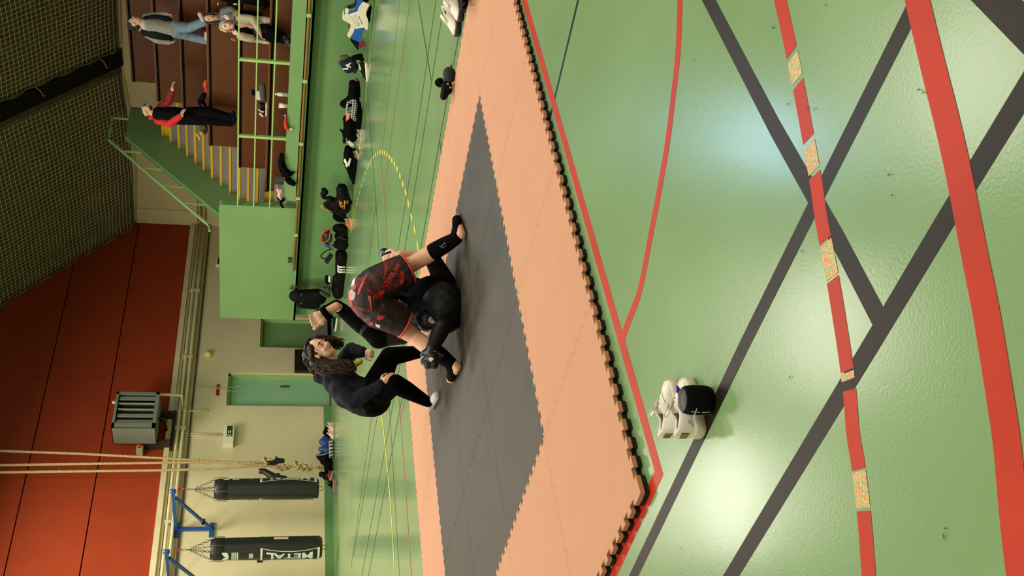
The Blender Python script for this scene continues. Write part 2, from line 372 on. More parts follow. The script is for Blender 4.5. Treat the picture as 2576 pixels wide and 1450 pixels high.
# scuffs
sc=MB(); scm=M('black scuff',(34,40,28),.6)
for (x,y,a) in [(2080,12,.5),(2034,270,1.2),(2020,632,.8),(2316,226,.3),(2328,233,.4),(2248,492,.2),(2378,1350,.9),(2382,1330,.3),(1948,70,.2),(2052,275,.5),(1985,262,.3),(1748,150,.6),(1600,1400,.4),(1714,1380,.1),(2240,440,.3),(1990,950,.6)]:
    p=PZ(x,y); w=random.uniform(.002,.003); l=random.uniform(.004,.009); c_,s_=math.cos(a*3),math.sin(a*3)
    sc.add([p+V3((c_*l*u-s_*w*v,s_*l*u+c_*w*v,.0045)) for u,v in((-1,-.4),(-.3,-1),(1,-.5),(.7,.6),(-.2,1))],[(0,1,2,3,4)])
sc.build('scuff_mark',scm,fl)
# ================================================================ PUZZLE MAT
org=M('orange foam',(185,134,101),.72,.35,var=.025,vscale=5,bump=.08,bscale=300); orgs=M('orange foam side',(185,134,101),.8,.3)
bkt=M('black foam',(60,55,46),.6,.35,var=.22,vscale=6,bump=.08,bscale=300,rvar=.06); bks=M('black foam side',(24,23,21),.85,.3)
TH=.04; NT=11; dp=.0135
mat_t=thing('puzzle_mat','square training mat of interlocking orange tiles around a black middle','mat',(2.5,2.5,0))
def edge(p,q,s):     # dovetailed edge from corner p to corner q; s picks which side starts
    p,q=V3((*p,0)),V3((*q,0)); t=q-p; n=V3((-t.y,t.x,0)); o=[]
    for k in range(NT):
        a,b=k/NT,(k+1)/NT; w=b-a
        hi=dp*s; 
        o+= [(a+.30*w,-hi),(a+.22*w,hi),(a+.78*w,hi),(a+.70*w,-hi)] if True else []
    return [p]+[p+t*u+n*h for u,h in o]
H={};Vv={}
for j in range(6):
    for i in range(5): H[i,j]=edge((i,j),(i+1,j),-1)
for i in range(6):
    for j in range(5): Vv[i,j]=edge((i,j),(i,j+1),1)
for i in range(5):
    for j in range(5):
        a=H[i,j]; b=Vv[i+1,j]; c=H[i,j+1]; d=Vv[i,j]
        e1=V3((i+1,j+1,0)); e2=V3((i,j+1,0))
        poly=a+b+([e1]+c[:0:-1])+([e2]+d[:0:-1])
        cc=V3((i+.5,j+.5,0)); g=.0007
        poly=[p-(p-cc).normalized()*g for p in poly]
        if i==0 and j==0: poly=[p for p in poly if not (abs(p.x)<.035 and abs(p.y)<.035)]; poly=[V3((-.012,-.016,0)),V3((.03,-.016,0))]+poly+[V3((-.016,.03,0))]
        isb=1<=i<=3 and 1<=j<=3
        m_=MB(); n=len(poly)
        vs=[(p.x,p.y,z) for z in (.002,.021,TH-.0015,TH) for p in poly]
        for q in range(n):   # tiny top chamfer
            p=poly[q]; dv=(cc-p).normalized()*.001; vs[3*n+q]=(p.x+dv.x,p.y+dv.y,TH)
        fs=[(k*n+q,k*n+(q+1)%n,(k+1)*n+(q+1)%n,(k+1)*n+q) for k in range(3) for q in range(n)]
        m_.add(vs,[list(range(n))[::-1]],1); m_.f[-1:]; 
        o=0
        m_.f+= [list(range(3*n,4*n))]; m_.m+=[0]
        for idx,f in enumerate(fs): m_.f.append(list(f)); m_.m.append(2 if idx<n else 3)
        m_.build('mat_tile',[bkt,orgs,orgs,bks] if isb else [org,bks,bks,orgs],mat_t)
# ================================================================ GRANDSTAND
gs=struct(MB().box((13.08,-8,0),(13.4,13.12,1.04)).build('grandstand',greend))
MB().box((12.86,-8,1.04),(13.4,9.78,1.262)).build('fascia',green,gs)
MB().box((12.9,-8,.905),(13.1,13.1,.945)).box((12.9,-8,.905),(12.93,13.1,.99)).build('ledge',green,gs)
MB().box((13.0,-8,1.2),(16,9.98,1.262)).build('walkway',grey,gs)
TX=[13.36,14.02,14.63,15.30,15.95,16.56]; TZ=[1.607,2.14,2.71,3.25,3.80,4.35]
zp=1.262
for k,(x,z) in enumerate(zip(TX,TZ)):
    x2=TX[k+1]+.05 if k<5 else XS
    MB().box((x,-8,zp-.02),(x2,10,z-.035)).build('tier',brown,gs)
    MB().box((x-.035,-8,z-.035),(x2,10,z)).build('tread',brown,gs)
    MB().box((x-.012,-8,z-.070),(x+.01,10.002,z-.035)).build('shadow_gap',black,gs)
    MB().box((x-.037,-8,z-.006),(x-.033,9.7,z+.001)).build('nosing',M('worn nosing',(150,104,68),.5),gs)  # thin pale strip paints the highlight along the front edge
    zp=z
# stairs
sx=13.36; zs=1.43; st=MB()
MB().box((13.1,9.9,1.0),(13.5,11.19,1.262)).build('landing',grey,gs)
YL=11.19
MB().box((13.12,9.62,1.262),(13.4,YL,1.43)).build('stair_step',grey,gs); MB().box((13.36,10.0,1.43),(13.7,YL,1.607)).build('stair_step',yellow,gs)
zp=1.607
for g in range(1,6):
    for q in range(3):
        x=TX[g]+.2115*q; z=zp+(TZ[g]-zp)*(q+1)/3; z0=zp+(TZ[g]-zp)*q/3; last=(g==4 and q==2) or g==5
        if g==5: continue
        MB().box((x,10.0,z0),(x+.3,YL,z-.045)).build('stair_step',yellow if last else grey,gs)
        MB().box((x-.012,10.0,z-.045),(x+.3,YL,z)).build('stair_nosing',yellow,gs)
    zp=TZ[g]
MB().box((16.45,10.0,3.62),(XS,YL,3.80)).build('upper_landing',grey,gs)
def sc_(p,k): return (CAM.x+(p[0]-CAM.x)*k, p[1], CAM.z+(p[2]-CAM.z)*k)
pp=[sc_(p,1.0206) for p in ((13.12,11.2,.95),(13.12,11.2,2.1),(13.45,11.2,2.28),(15.90,11.2,4.455),(16.92,11.2,4.47),(16.92,11.2,3.6),(16.0,11.2,3.5),(13.5,11.2,1.0))]
MB().slab(pp,(0,.13,0)).build('stair_parapet',green,gs)
# front panel of the stair landing
fp=MB(); y0,y1=10.06,13.16; z0,z1=.925,2.42
prof=[(y0,z0),(y1,z0),(y1,z1)]+[(y0+.07*(1-math.sin(a*math.pi/8)),z1-.07*(1-math.cos(a*math.pi/8))) for a in range(4,-1,-1)][::-1]
fp.slab([(12.97,y,z) for y,z in prof],(.14,0,0)); fixn(fp.build('front_panel',green,gs))
MB().box((12.93,11.35,.99),(12.975,11.45,1.10)).box((12.92,11.34,1.09),(12.98,11.46,1.115)).build('socket',M('dark green socket',(52,78,44),.5),gs)
# handrails
hr=thing('stair_handrail','pale green sloping handrail on top of the stair parapet','handrail',(14.5,11.0,3.4))
K_=1.0225
def hb_(p,q,w,h): MB_=MB(); return MB_.bar(sc_(p,K_),sc_(q,K_),w,h)
for p,q in (((13.25,11.32,2.62),(13.42,11.32,2.64)),((13.40,11.32,2.63),(15.87,11.32,4.79)),((15.85,11.32,4.785),(16.62,11.32,4.80))): hb_(p,q,.05,.04).build('rail',grail,hr)
for x,z0_,z1_ in ((13.98,2.72,3.12),(14.48,3.18,3.56),(14.99,3.63,4.0),(15.49,4.07,4.44),(16.58,4.45,4.78)): hb_((x,11.30,z0_-.02),(x,11.30,z1_),.05,.02).build('post',grail,hr)
fr=thing('front_railing','pale green railing with three thin rails along the front of the stand','railing',(12.98,6,1.26))
for z in (2.085,1.795,1.505): MB().bar((12.98,-6,z),(12.98,10.08,z),.022,.022).build('rail',grail,fr)
for y in (8.44,6.86,5.28,3.7): MB().box((12.96,y-.025,1.25),(13.01,y+.025,2.085)).build('post',grail,fr)
wr=thing('wooden_bar','long round wooden bar held under the edge of the green stand','bar',(12.86,6,1.0))
MB().tube([(12.88,-6,1.0),(12.88,11.62,1.0)],.022,10).build('bar',wood,wr)
for (x,y) in ((775,36),(764,202),(754,360),(747,497),(740,589)):
    q=PX(x,y,12.88); MB().box((12.84,q.y-.03,.965),(12.95,q.y+.03,1.035)).build('bracket',grail,wr)
# ================================================================ WALL FITTINGS
# fan heater
hp=lambda x,y,Y=14.75: PY(x,y,Y)
pA=hp(280,1076); pB=hp(400,988); x0,x1=pA.x,pB.x; z1=hp(287,1030).z; z0=hp(396,1035).z
hc=M('heater grey enamel',(108,112,98),.45,.4,var=.06,vscale=4); hd=M('heater dark inside',(22,22,20),.8)
ht=thing('fan_heater','grey louvred warm air heater hung on the orange wall panels','heater',((x0+x1)/2,15.0,z0))
h=MB(); fw=.055
h.box((x0,14.75,z0),(x0+.012,15.32,z1)).box((x1-.012,14.75,z0),(x1,15.32,z1)).box((x0,14.75,z0),(x1,15.32,z0+.012)).box((x0,14.75,z1-.012),(x1,15.32,z1)).box((x0,15.3,z0),(x1,15.32,z1))
h.box((x0,14.745,z0),(x0+.12,14.77,z1)).box((x1-fw,14.745,z0),(x1,14.77,z1)).box((x0,14.745,z0),(x1,14.77,z0+.07)).box((x0,14.745,z1-.05),(x1,14.77,z1)); h.build('housing',hc,ht)
MB().box((x0+.02,15.0,z0+.02),(x1-.02,15.02,z1-.02)).build('coil',hd,ht)
nL=5
for k in range(nL):       # upright louvres, the right ones open wider
    xc=x0+.12+(x1-fw-x0-.12)*(k+.5)/nL; a=(0.45,.38,1.2,1.25,.3)[k]
    MB().obox((xc,14.80,(z0+z1)/2),((.06*math.cos(a),.06*math.sin(a),0),(-.006*math.sin(a),.006*math.cos(a),0),(0,0,(z1-z0)/2-.07))).build('louvre',M('heater louvre',(140,142,122),.4,.4),ht)
MB().tube([(x0+.5,15.1,z0),(x0+.5,15.1,z0-.12),(x0+.5,YB-.1,z0-.14)],.03,8).build('lower_pipe',M('dark pipe',(46,40,32),.6),ht)
MB().tube([(x1-.02,15.0,z0+.1),(x1+.14,15.0,z0+.06),(x1+.14,15.0,z0-.42),(x1+.14,YB-.1,z0-.42)],.032,8).build('feed_pipe',beige2,ht)
MB().tube([(x1+.0,15.1,z1-.15),(x1+.12,15.1,z1-.15)],.05,8).build('pipe_stub',M('pale pipe stub',(200,180,150),.6),ht); MB().tube([(x1-.08,15.0,z1),(x1-.08,15.0,z1+.1)],.035,8).build('pipe_stub',M('pale pipe stub',(200,180,150),.6),ht)
MB().box((x0+.05,15.3,z0-.25),(x0+.12,YB,z0+.3)).box((x1-.12,15.3,z0-.25),(x1-.05,YB,z0+.3)).box((x0-.0,YB-.12,z0-.30),(x1+.1,YB-.05,z0-.24)).build('wall_bracket',M('dark steel bracket',(44,30,22),.6),ht)
q0,q1=PY(342,1134,15.35),PY(361,1110,15.35)
sb=thing('switch_box','small grey switch box with a red knob left of the wall heater','switch',((q0.x+q1.x)/2,15.45,q1.z))
MB().box((q0.x,15.35,q1.z),(q1.x,YB-.02,q0.z)).build('box',M('grey plastic',(168,156,128),.5),sb)
MB().lathe(((q0.x+q1.x)/2,15.35,(q0.z+q1.z)/2),(0,-1,0),[(0,.05),(.03,.045),(.035,.0)],12).build('knob',M('red knob',(170,40,24),.4),sb)
MB().box((q0.x+.06,15.33,q0.z-.07),(q1.x-.06,15.36,q0.z-.04)).build('label_plate',black,sb)
# emergency light box
e0,e1=PY(560,1117,15.45),PY(589,1072,15.45)
ex=thing('exit_sign','white emergency light box with a green sign on the beige wall','sign',((e0.x+e1.x)/2,15.5,e1.z))
MB().box((e0.x,15.45,e1.z),(e1.x,YB,e0.z)).build('housing',M('ivory plastic',(222,214,178),.45),ex)
MB().box((e0.x+.19,15.44,e1.z+.03),(e1.x-.01,15.455,e0.z-.07)).build('sign_panel',M('green sign',(20,62,40),.4),ex)
wh=M('white sign symbol',(220,232,215),.5)
sx_=e0.x+.22; sz=(e1.z+e0.z)/2-.02
MB().ell((sx_,15.437,sz+.035),(.012,.004,.012)).bar((sx_,15.437,sz+.02),(sx_-.012,15.437,sz-.015),.014,.004,up=(0,1,0)).bar((sx_-.012,15.437,sz-.015),(sx_+.02,15.437,sz-.04),.01,.004,up=(0,1,0)).bar((sx_-.012,15.437,sz-.015),(sx_-.035,15.437,sz-.035),.01,.004,up=(0,1,0)).bar((sx_+.05,15.437,sz+.02),(sx_+.12,15.437,sz+.02),.02,.004,up=(0,1,0)).bar((sx_+.05,15.437,sz-.02),(sx_+.12,15.437,sz-.02),.02,.004,up=(0,1,0)).build('symbol',wh,ex)
ex2=thing('exit_sign','white emergency light box half hidden behind the green stair panel','sign',PY(552,658,15.5))
g0,g1=PY(543,666,15.5),PY(556,648,15.5)
MB().box((g0.x,15.5,g1.z-.06),(g1.x,YB,g0.z)).build('housing',M('ivory plastic',(222,214,178),.45),ex2); MB().box((g0.x+.02,15.49,g1.z-.04),(g1.x-.02,15.503,g0.z-.03)).build('sign_panel',M('green sign',(20,62,40),.4),ex2)
r0,r1=PY(543,996,YB),PY(553,969,YB)
rs=thing('red_sign','small red notice plate above the right green door','sign',((r0.x+r1.x)/2,YB,r1.z)); MB().box((r0.x,YB-.02,r1.z),(r1.x,YB,r0.z)).build('plate',M('red notice',(150,28,24),.5),rs)
MB().box((r0.x+.03,YB-.024,r1.z+.03),(r1.x-.03,YB-.02,r0.z-.03)).build('lettering_strip',M('dark red print',(90,12,14),.5),rs)
c0=PY(524,893,YB)
al=thing('alarm_sounder','cream alarm sounder on the wall above the dark wall box','alarm',c0); MB().lathe(c0,(0,-1,0),[(0,.09),(.03,.09),(.05,.07),(.08,.065),(.09,0)],16).build('body',M('cream plastic',(214,200,120),.5),al); MB().box((c0.x-.11,YB-.025,c0.z-.05),(c0.x+.11,YB,c0.z+.05)).build('base',M('cream plastic',(214,200,120),.5),al)
t0,t1=PY(741,932,15.5),PY(785,880,15.5)
tv=thing('wall_box','flat dark brown box on the beige wall between the doors','box',((t0.x+t1.x)/2,15.5,t1.z)); MB().box((t0.x,15.5,t1.z),(t1.x,YB,t0.z)).build('case',M('dark brown box',(34,22,14),.5),tv); MB().box((t0.x+.02,15.49,t1.z+.02),(t1.x-.02,15.502,t0.z-.02)).build('front',M('dark brown box front',(26,17,11),.35),tv)
s0_,s1_=PY(791,845,15.15),PY(822,800,15.15)
stp=thing('door_step','grey step block below the half hidden green door','step',((s0_.x+s1_.x)/2,15.3,0)); MB().box((s0_.x,15.15,.09),(s1_.x+.3,YB-.04,s0_.z)).build('block',M('grey step',(116,112,98),.7),stp); MB().box((s0_.x+.03,15.2,0),(s1_.x+.3,YB-.04,.09)).build('plinth',black,stp)
k0=PY(653,1413,YB)
hk=thing('wall_hook','small dark metal hook on the beige wall beside the left punching bag','hook',k0); MB().box((k0.x-.03,YB-.015,k0.z-.05),(k0.x+.03,YB,k0.z+.05)).build('plate',M('dark steel',(60,60,64),.4,metal=.6),hk); MB().tube([(k0.x,YB-.01,k0.z),(k0.x,YB-.08,k0.z-.02),(k0.x+.02,YB-.09,k0.z-.09),(k0.x+.02,YB-.04,k0.z-.11)],.01,6).build('ring',M('dark steel',(60,60,64),.4,metal=.6),hk)
# conduits
cb=PY(560,1096,YB); ct=thing('conduit','pair of thin beige conduits dropping to the emergency light box','pipe',cb)
for dx in (-.025,.025): MB().tube([(cb.x+dx,YB-.02,cb.z),(cb.x+dx,YB-.02,3.34)],.012,6).build('pipe',beige2,ct)
ca=PY(523,1036,YB); cu=thing('conduit','bent beige conduit hanging from the pipes left of the right green door','pipe',ca)
MB().tube([(ca.x+.02,YB-.02,ca.z),(ca.x,YB-.02,ca.z+.3),(ca.x-.03,YB-.02,ca.z+.45),(ca.x-.02,YB-.03,3.3)],.022,8).build('pipe',beige2,cu)
wi=thing('cable','loose thin pale cables over the right green door','cable',PY(560,975,YB))
for pts in ([(470,972),(520,974),(560,980),(590,985),(604,980)],[(475,970),(530,973),(575,976),(604,972)]): MB().tube(spl([PY(x,y,YB-.03) for x,y in pts],5),.006,5).build('wire',M('pale cable',(178,186,130),.6),wi)
# ---------------------------------------------------------------- punching bags on blue wall brackets
blue=M('blue steel bracket',(30,74,138),.4,.5); lea=M('black bag leather',(26,26,25),.38,.5,var=.1,vscale=5,bump=.05,bscale=30); lea2=M('black bag top',(40,36,32),.5,.4)
prt=M('white bag print',(196,204,190),.5); chain=M('steel chain',(120,116,100),.35,metal=.8); redl=M('red shackle',(150,30,24),.4)
def torus(m_,c,n,R_,r,k=12,sx=1,ax=None):
    u=V3(ax) if ax else V3(n).orthogonal().normalized(); w=V3(n).normalized().cross(u); m_.tube([V3(c)+u*R_*sx*math.cos(2*math.pi*i/k)+w*R_*math.sin(2*math.pi*i/k) for i in range(k)],r,6,closed=True)
def chainrun(p,q,par,name='chain',n=None,s=.022):
    p,q=V3(p),V3(q); n=n or int((q-p).length/.045); m_=MB(); t=(q-p).normalized(); u=t.orthogonal().normalized(); w=t.cross(u)
    for i in range(n): torus(m_,p+(q-p)*(i+.5)/n,(u if i%2 else w),s,.005,8,1.4,ax=t)
    o=m_.build(name,chain,par); o['kind']='stuff'; return o
def bracket(x,z,y1,label):
    b=thing('bag_bracket',label,'bracket',(x,YB,z-.35)); 
    MB().box((x-.03,y1-.04,z-.03),(x+.03,YB-.04,z+.03)).build('arm',blue,b)
    MB().box((x-.028,YB-.10,z-.71),(x+.028,YB-.04,z)).build('upright',blue,b)
    MB().bar((x,YB-.10,z-.66),(x,y1+.22,z-.03),.05,.05).build('brace',blue,b)
    for zz in (z,z-.68): MB().box((x-.16,YB-.04,zz-.045),(x+.16,YB,zz+.045)).build('wall_plate',blue,b)
    MB().box((x-.02,YB-.30,z-.56),(x+.02,YB-.25,z-.49)).box((x-.05,YB-.35,z-.56),(x+.05,YB-.33,z-.50)).build('bolt',black,b)
    MB().lathe((x,y1,z-.05),(0,0,1),[(0,.04),(.11,.04)],12).build('swivel_head',blue,b)
def bag(x,y,ztop,zbot,zh,rad,prints,label,lean=0,patch=None):
    b=thing('punching_bag',label,'punching bag',(x,y,zbot),'hanging punching bags'); H_=ztop-zbot
    prof=[(0,.02),(0,rad*.80),(.03,rad*.93),(.09,rad*1.0),(H_*.45,rad*1.0),(H_*.5,rad*.99),(H_-.25,rad*.95),(H_-.06,rad*.93),(H_-.015,rad*.86),(H_,rad*.8),(H_,.02)]
    MB().lathe((x,y,zbot),(0,0,1),prof,40).build('bag',lea,b)
    MB().lathe((x,y,ztop-.24),(0,0,1),[(0,rad*.955),(.0,rad*.962),(.18,rad*.955),(.19,rad*.94)],40).build('top_band',lea2,b)
    for k in range(4):
        a=math.radians(45+90*k+lean); e=V3((x+rad*.85*math.cos(a),y+rad*.85*math.sin(a),ztop)); 
        chainrun(e,(x,y,ztop+.38),b)
        MB().tube([e+V3((math.cos(a)*.035,math.sin(a)*.035,.01)),e+V3((math.cos(a)*.048,math.sin(a)*.048,-.14)),e+V3((math.cos(a+.18)*.05-.0,math.sin(a+.18)*.05,-.24)),e+V3((math.cos(a)*.046,math.sin(a)*.046,-.15))],.007,5).build('strap',M('grey strap',(70,68,62),.5),b)
    chainrun((x,y,ztop+.38),(x,y,zh-.13),b)
    s_=MB(); torus(s_,(x,y,zh-.09),(0,1,0),.05,.013,12,.6,ax=(1,0,0)); s_.build('shackle',redl,b)
    s_=MB(); torus(s_,(x,y,zbot-.04),(1,.6,0),.045,.007,12); s_.build('bottom_ring',chain,b)
    for ang in prints:
        A=math.radians(ang); L=1.06; zc=zbot+.05+L/2; half=math.radians(44)
        def onb(s,t): # s along the bag (bottom to top), t round it
            a=A-t*half; r_=rad*1.004+.002; return V3((x+r_*math.cos(a),y+r_*math.sin(a),zc+s*L/2))
        hgt=lambda s: .60+.40*s*s
        vs,fs=text_mesh('METAL',.03,cuts=3); mx=max(v.x for v in vs); my=max(v.y for v in vs)
        flat('lettering',[onb(v.x/mx*.80,v.y/my*(hgt(v.x/mx)*.80)*.82) for v in vs],fs,prt,b)
        fr_=[]; N_=24
        lo=[(-1+2*i/N_,-hgt(-1+2*i/N_)) for i in range(N_+1)]; hi_=[(1-2*i/N_,hgt(1-2*i/N_)) for i in range(N_+1)]
        side1=[(1,-1+2*i/12) for i in range(1,12)]; side2=[(-1,1-2*i/12) for i in range(1,12)]
        ring=lo+side1+hi_+side2; n_=len(ring); inner=[(s*.93,t*.88) for s,t in ring]
        flat('frame_print',[onb(s,t) for s,t in ring]+[onb(s,t) for s,t in inner],[(i,(i+1)%n_,n_+(i+1)%n_,n_+i) for i in range(n_)],prt,b)
        # size number and maker's mark near the top
        vs,fs=text_mesh('180',.03); mx=max(v.x for v in vs)
        flat('size_number',[V3((x+(rad*.985+.004)*math.cos(A+v.x*.42),y+(rad*.985+.004)*math.sin(A+v.x*.42),zbot+1.27+v.y*.11)) for v in vs],fs,prt,b)
        def strip(a0,a1,z0_,z1_,nm='emblem'):
            v_=[];k_=8
            for i in range(k_+1):
                a=A+a0+(a1-a0)*i/k_; r_=rad*.975+.004
                v_+=[(x+r_*math.cos(a),y+r_*math.sin(a),z0_),(x+r_*math.cos(a),y+r_*math.sin(a),z1_)]
            flat(nm,v_,[(2*i,2*i+2,2*i+3,2*i+1) for i in range(k_)],prt,b)
        for q in range(4): strip(-.42,.42,zbot+1.50+q*.032,zbot+1.50+q*.032+.02,'emblem_line')
        v_=[]; 
        for i in range(13):
            s_=-1+2*i/12; a=A+s_*.42; r_=rad*.97+.005; v_+=[(x+r_*math.cos(a),y+r_*math.sin(a),zbot+1.66+.03*abs(s_)),(x+r_*math.cos(a),y+r_*math.sin(a),zbot+1.72+.07*abs(s_)**.5)]
        flat('emblem',v_,[(2*i,2*i+2,2*i+3,2*i+1) for i in range(12)],prt,b)
    if patch:
        v_=[]
        for i in range(7):
            a=math.radians(patch)+.1*(i-3)/1.5; v_+=[(x+(rad*1.0+.003)*math.cos(a),y+(rad*1.0+.003)*math.sin(a),zbot+z_) for z_ in (.62,.88)]
        flat('tape_patch',v_,[(2*i,2*i+2,2*i+3,2*i+1) for i in range(6)],M('beige tape',(196,176,124),.6),b)
bracket(9.45,3.07,14.2,'blue wall bracket holding the punching bag nearer the climbing ropes'); bracket(8.17,3.07,14.2,'blue wall bracket holding the punching bag at the edge of the picture')
# view direction from the bags to the camera is at about -120 degrees
bag(9.49,14.2,2.325,.375,3.02,.208,(-232+8,-44),'black punching bag nearer the climbing ropes, its lettering seen edge on')
bag(8.2,14.2,2.315,.32,2.99,.212,(-163,20),'black punching bag farther from the ropes with a large white word facing out',30,patch=-62)
# ---------------------------------------------------------------- climbing ropes
ropem=M('hemp rope',(176,152,104),.85,.2,var=.2,vscale=40,bump=.4,bscale=90)
YR=14.9
def twist(m_,pts,r):
    P_=spl([V3(p) for p in pts],10)
    for s in range(3):
        q=[]; L=0
        for i,p in enumerate(P_):
            if i: L+=(p-P_[i-1]).length
            t=(P_[min(i+1,len(P_)-1)]-P_[max(i-1,0)]).normalized(); u=t.orthogonal().normalized(); w=t.cross(u); a=L*38+s*2.094
            q.append(p+(u*math.cos(a)+w*math.sin(a))*r*.5)
        m_.tube(q,r*.58,5)
def knot(m_,c,s):
    c=V3(c); pts=[c+V3((math.sin(t)+2*math.sin(2*t),.8*math.sin(3*t),math.cos(t)-2*math.cos(2*t)))*s*.33 for t in [2*math.pi*i/36 for i in range(36)]]
    m_.tube(pts,s*.28,7,closed=True)
R_=lambda x,y,Y=YR: PY(x,y,Y)
def rope(label,pts,knots,r=.026,tail=None):
    top=R_(*pts[0]); t=thing('climbing_rope',label,'rope',R_(*pts[-1]),'climbing ropes by the beige wall')
    m_=MB(); q=[R_(*p) for p in pts]; q=[V3((top.x,YR,ZF-.01))]+q; 
    dense=[]
    for a,b in zip(q,q[1:]):
        n_=max(1,int((b-a).length/.12)); dense+=[a+(b-a)*i/n_ for i in range(n_)]
    dense.append(q[-1]); twist(m_,dense,r) ; o=m_.build('rope',ropem,t); o['kind']='stuff'
    for (x,y,s) in knots: k_=MB(); knot(k_,R_(x,y),s); k_.build('knot',ropem,t)
    if tail: k_=MB(); a,b=R_(*tail[0]),R_(*tail[1]); k_.tube([a,(a+b)/2+V3((.01,0,0)),b],r*.9,8); k_.build('tail',ropem,t)
rope('hemp climbing rope nearest the heater, ending in the highest knot',[(0,1135),(200,1142),(400,1153),(520,1160),(610,1164),(660,1164)],[(672,1162,.10),(684,1166,.09)],tail=((676,1172),(712,1184)))
rope('hemp climbing rope in the middle, hanging straight to a small knot',[(0,1171),(400,1165),(540,1163),(640,1169),(700,1175)],[(719,1176,.075)])
rope('hemp climbing rope nearest the punching bags, with the lowest double knot',[(0,1189),(400,1184),(560,1180),(650,1173),(735,1174),(752,1175)],[(750,1172,.10),(760,1178,.09),(774,1178,.085)],tail=((780,1178),(806,1177)))
# boxing gloves hanging on the ropes
glv=M('black glove leather',(17,17,16),.5,.4)
def glove(label,pts):
    t=thing('boxing_glove',label,'glove',R_(*pts[-1][:2])); m_=MB()
    q=[(R_(x,y,YR-.06),r) for x,y,r in pts]
    for (a,ra),(b,rb) in zip(q,q[1:]): m_.cap(a,ra,b,rb)
    th=q[-2][0]+V3((.05,-.05,.03)); m_.cap(q[1][0],q[1][1]*.5,th,q[1][1]*.45)
    blob('glove',m_,glv,t,.014,4)
    c=MB(); c.tube([q[0][0]+V3((0,0,.1)),q[0][0]],q[0][1]*.95,12); c.build('cuff',M('black glove cuff',(26,26,25),.6),t)
glove('black boxing glove hanging from the ropes on the heater side',[(684,1166,.045),(698,1160,.06),(710,1160,.055)])
glove('black boxing glove pair end hanging from the ropes on the punching bag side',[(664,1186,.06),(684,1198,.075),(704,1203,.06),(718,1203,.045)])
# ================================================================ THINGS ON THE FLOOR AND THE STAND
clo=M('black cloth',(7,7,7),.9,.06,var=.25,vscale=12,bump=.1,bscale=80); nvy=M('navy cloth',(17,20,36),.8,.3,var=.15,vscale=10,bump=.08,bscale=120)
syn=M('black nylon',(7,7,7),.6,.12,var=.2,vscale=9); wht=M('white leather',(206,200,186),.5,.4,var=.06,vscale=20); whp=M('white print',(222,218,204),.55)
def chainblob(name,chains,mat,parent,F,vox=.018,sm=4,disp=(.035,.07)):
    m_=MB()
    for ch in chains:
        q=[(F(x,y)-V3(FW).normalized()*(o[0] if o else 0),r) for x,y,r,*o in ch]
        q=[(p,r*depth(p)/FPX) for p,r in q]
        if len(q)==1: m_.ell(q[0][0],q[0][1])
        for (a,ra),(b,rb) in zip(q,q[1:]): m_.cap(a,ra,b,rb)
    return blob(name,m_,mat,parent,vox,sm,disp)
FT=lambda x,y: PX(x,y,12.72)
def heap(name,label,cat,chains,mat,F=FT,part='cloth',group=None,**k):
    x,y=chains[0][0][:2]; t=thing(name,label,cat,F(x,y),group); chainblob(part,chains,mat,t,F,**k); return t
def pslab(parent,name,pts,mat,F,th=.03,ox=840,oy=0,s=11.15,off=0):
    q=[F(ox+x/s,oy+y/s)-FW*off for x,y in pts]; return fixn(MB().slab(q,-FW*th).build(name,mat,parent))
def ptext(parent,name,body,mat,F,o,right,up,bold=.02,off=.03,ox=840,oy=0,s=11.15):
    vs,fs=text_mesh(body,bold,cuts=0); return flat(name,[F(ox+(o[0]+v.x*right[0]+v.y*up[0])/s,oy+(o[1]+v.x*right[1]+v.y*up[1])/s)-FW*off for v in vs],fs,mat,parent)
# --- body protector leaning on the stand
FS=lambda x,y: PX(x,y,12.55)
bp=thing('body_protector','white and blue padded body protector leaning on the green stand','protector',FS(930,70))
pw=M('white vinyl',(214,208,186),.45); pb=M('blue vinyl',(24,84,168),.4)
pslab(bp,'side_pad',[(850,75),(1010,160),(960,250),(920,340),(915,440),(975,610),(970,840),(890,850),(870,790),(830,690),(670,350),(720,220),(800,110)],pw,FS,.06)
pslab(bp,'side_pad',[(370,230),(440,310),(410,430),(510,520),(590,690),(600,830),(560,940),(470,1075),(400,1040),(385,1000),(440,890),(480,780),(480,700),(400,640),(260,570),(250,500),(262,370),(290,310),(300,400),(300,480),(335,400),(325,300)],pw,FS,.06)
pslab(bp,'shoulder_pad',[(630,-90),(640,180),(600,270),(560,310),(500,330),(445,310),(415,420),(670,350),(800,110),(830,60),(760,-90)],pb,FS,.045)
pslab(bp,'hip_pad',[(600,840),(880,800),(890,840),(800,865),(780,1000),(795,1160),(750,1190),(480,1090),(560,960)],pb,FS,.045)
pslab(bp,'chest_panel',[(410,430),(670,350),(880,790),(600,830),(590,690),(510,520)],M('white chest panel',(224,222,210),.45),FS,.055)
ptext(bp,'lettering','METAL',M('grey blue outline print',(150,166,190),.5),FS,(628,610),(-46,-116),(-190,34),.06,.058)
ptext(bp,'lettering','METAL',M('cream print',(226,216,176),.5),FS,(628,610),(-46,-116),(-190,34),.015,.061)
ptext(bp,'lettering','BOXE',M('navy print',(28,40,92),.5),FS,(762,600),(-40,-88),(-48,16),.02,.058)
pslab(bp,'strap',[(300,190),(450,120),(540,85),(620,80),(620,150),(560,200),(470,230),(400,220),(330,240)],M('black strap',(20,20,20),.6),FS,.02,off=-.03)
pslab(bp,'back_pad',[(440,1080),(480,1060),(700,1170),(665,1380),(640,1370),(460,1130)],syn,FS,.03,off=-.06); pslab(bp,'back_pad',[(700,1170),(800,1160),(820,1060),(890,1270),(665,1350)],M('dark red vinyl',(110,22,26),.5),FS,.03,off=-.06)
pslab(bp,'back_pad',[(380,640),(470,700),(470,800),(440,870)],M('dark red vinyl',(110,22,26),.5),FS,.03,off=-.06)
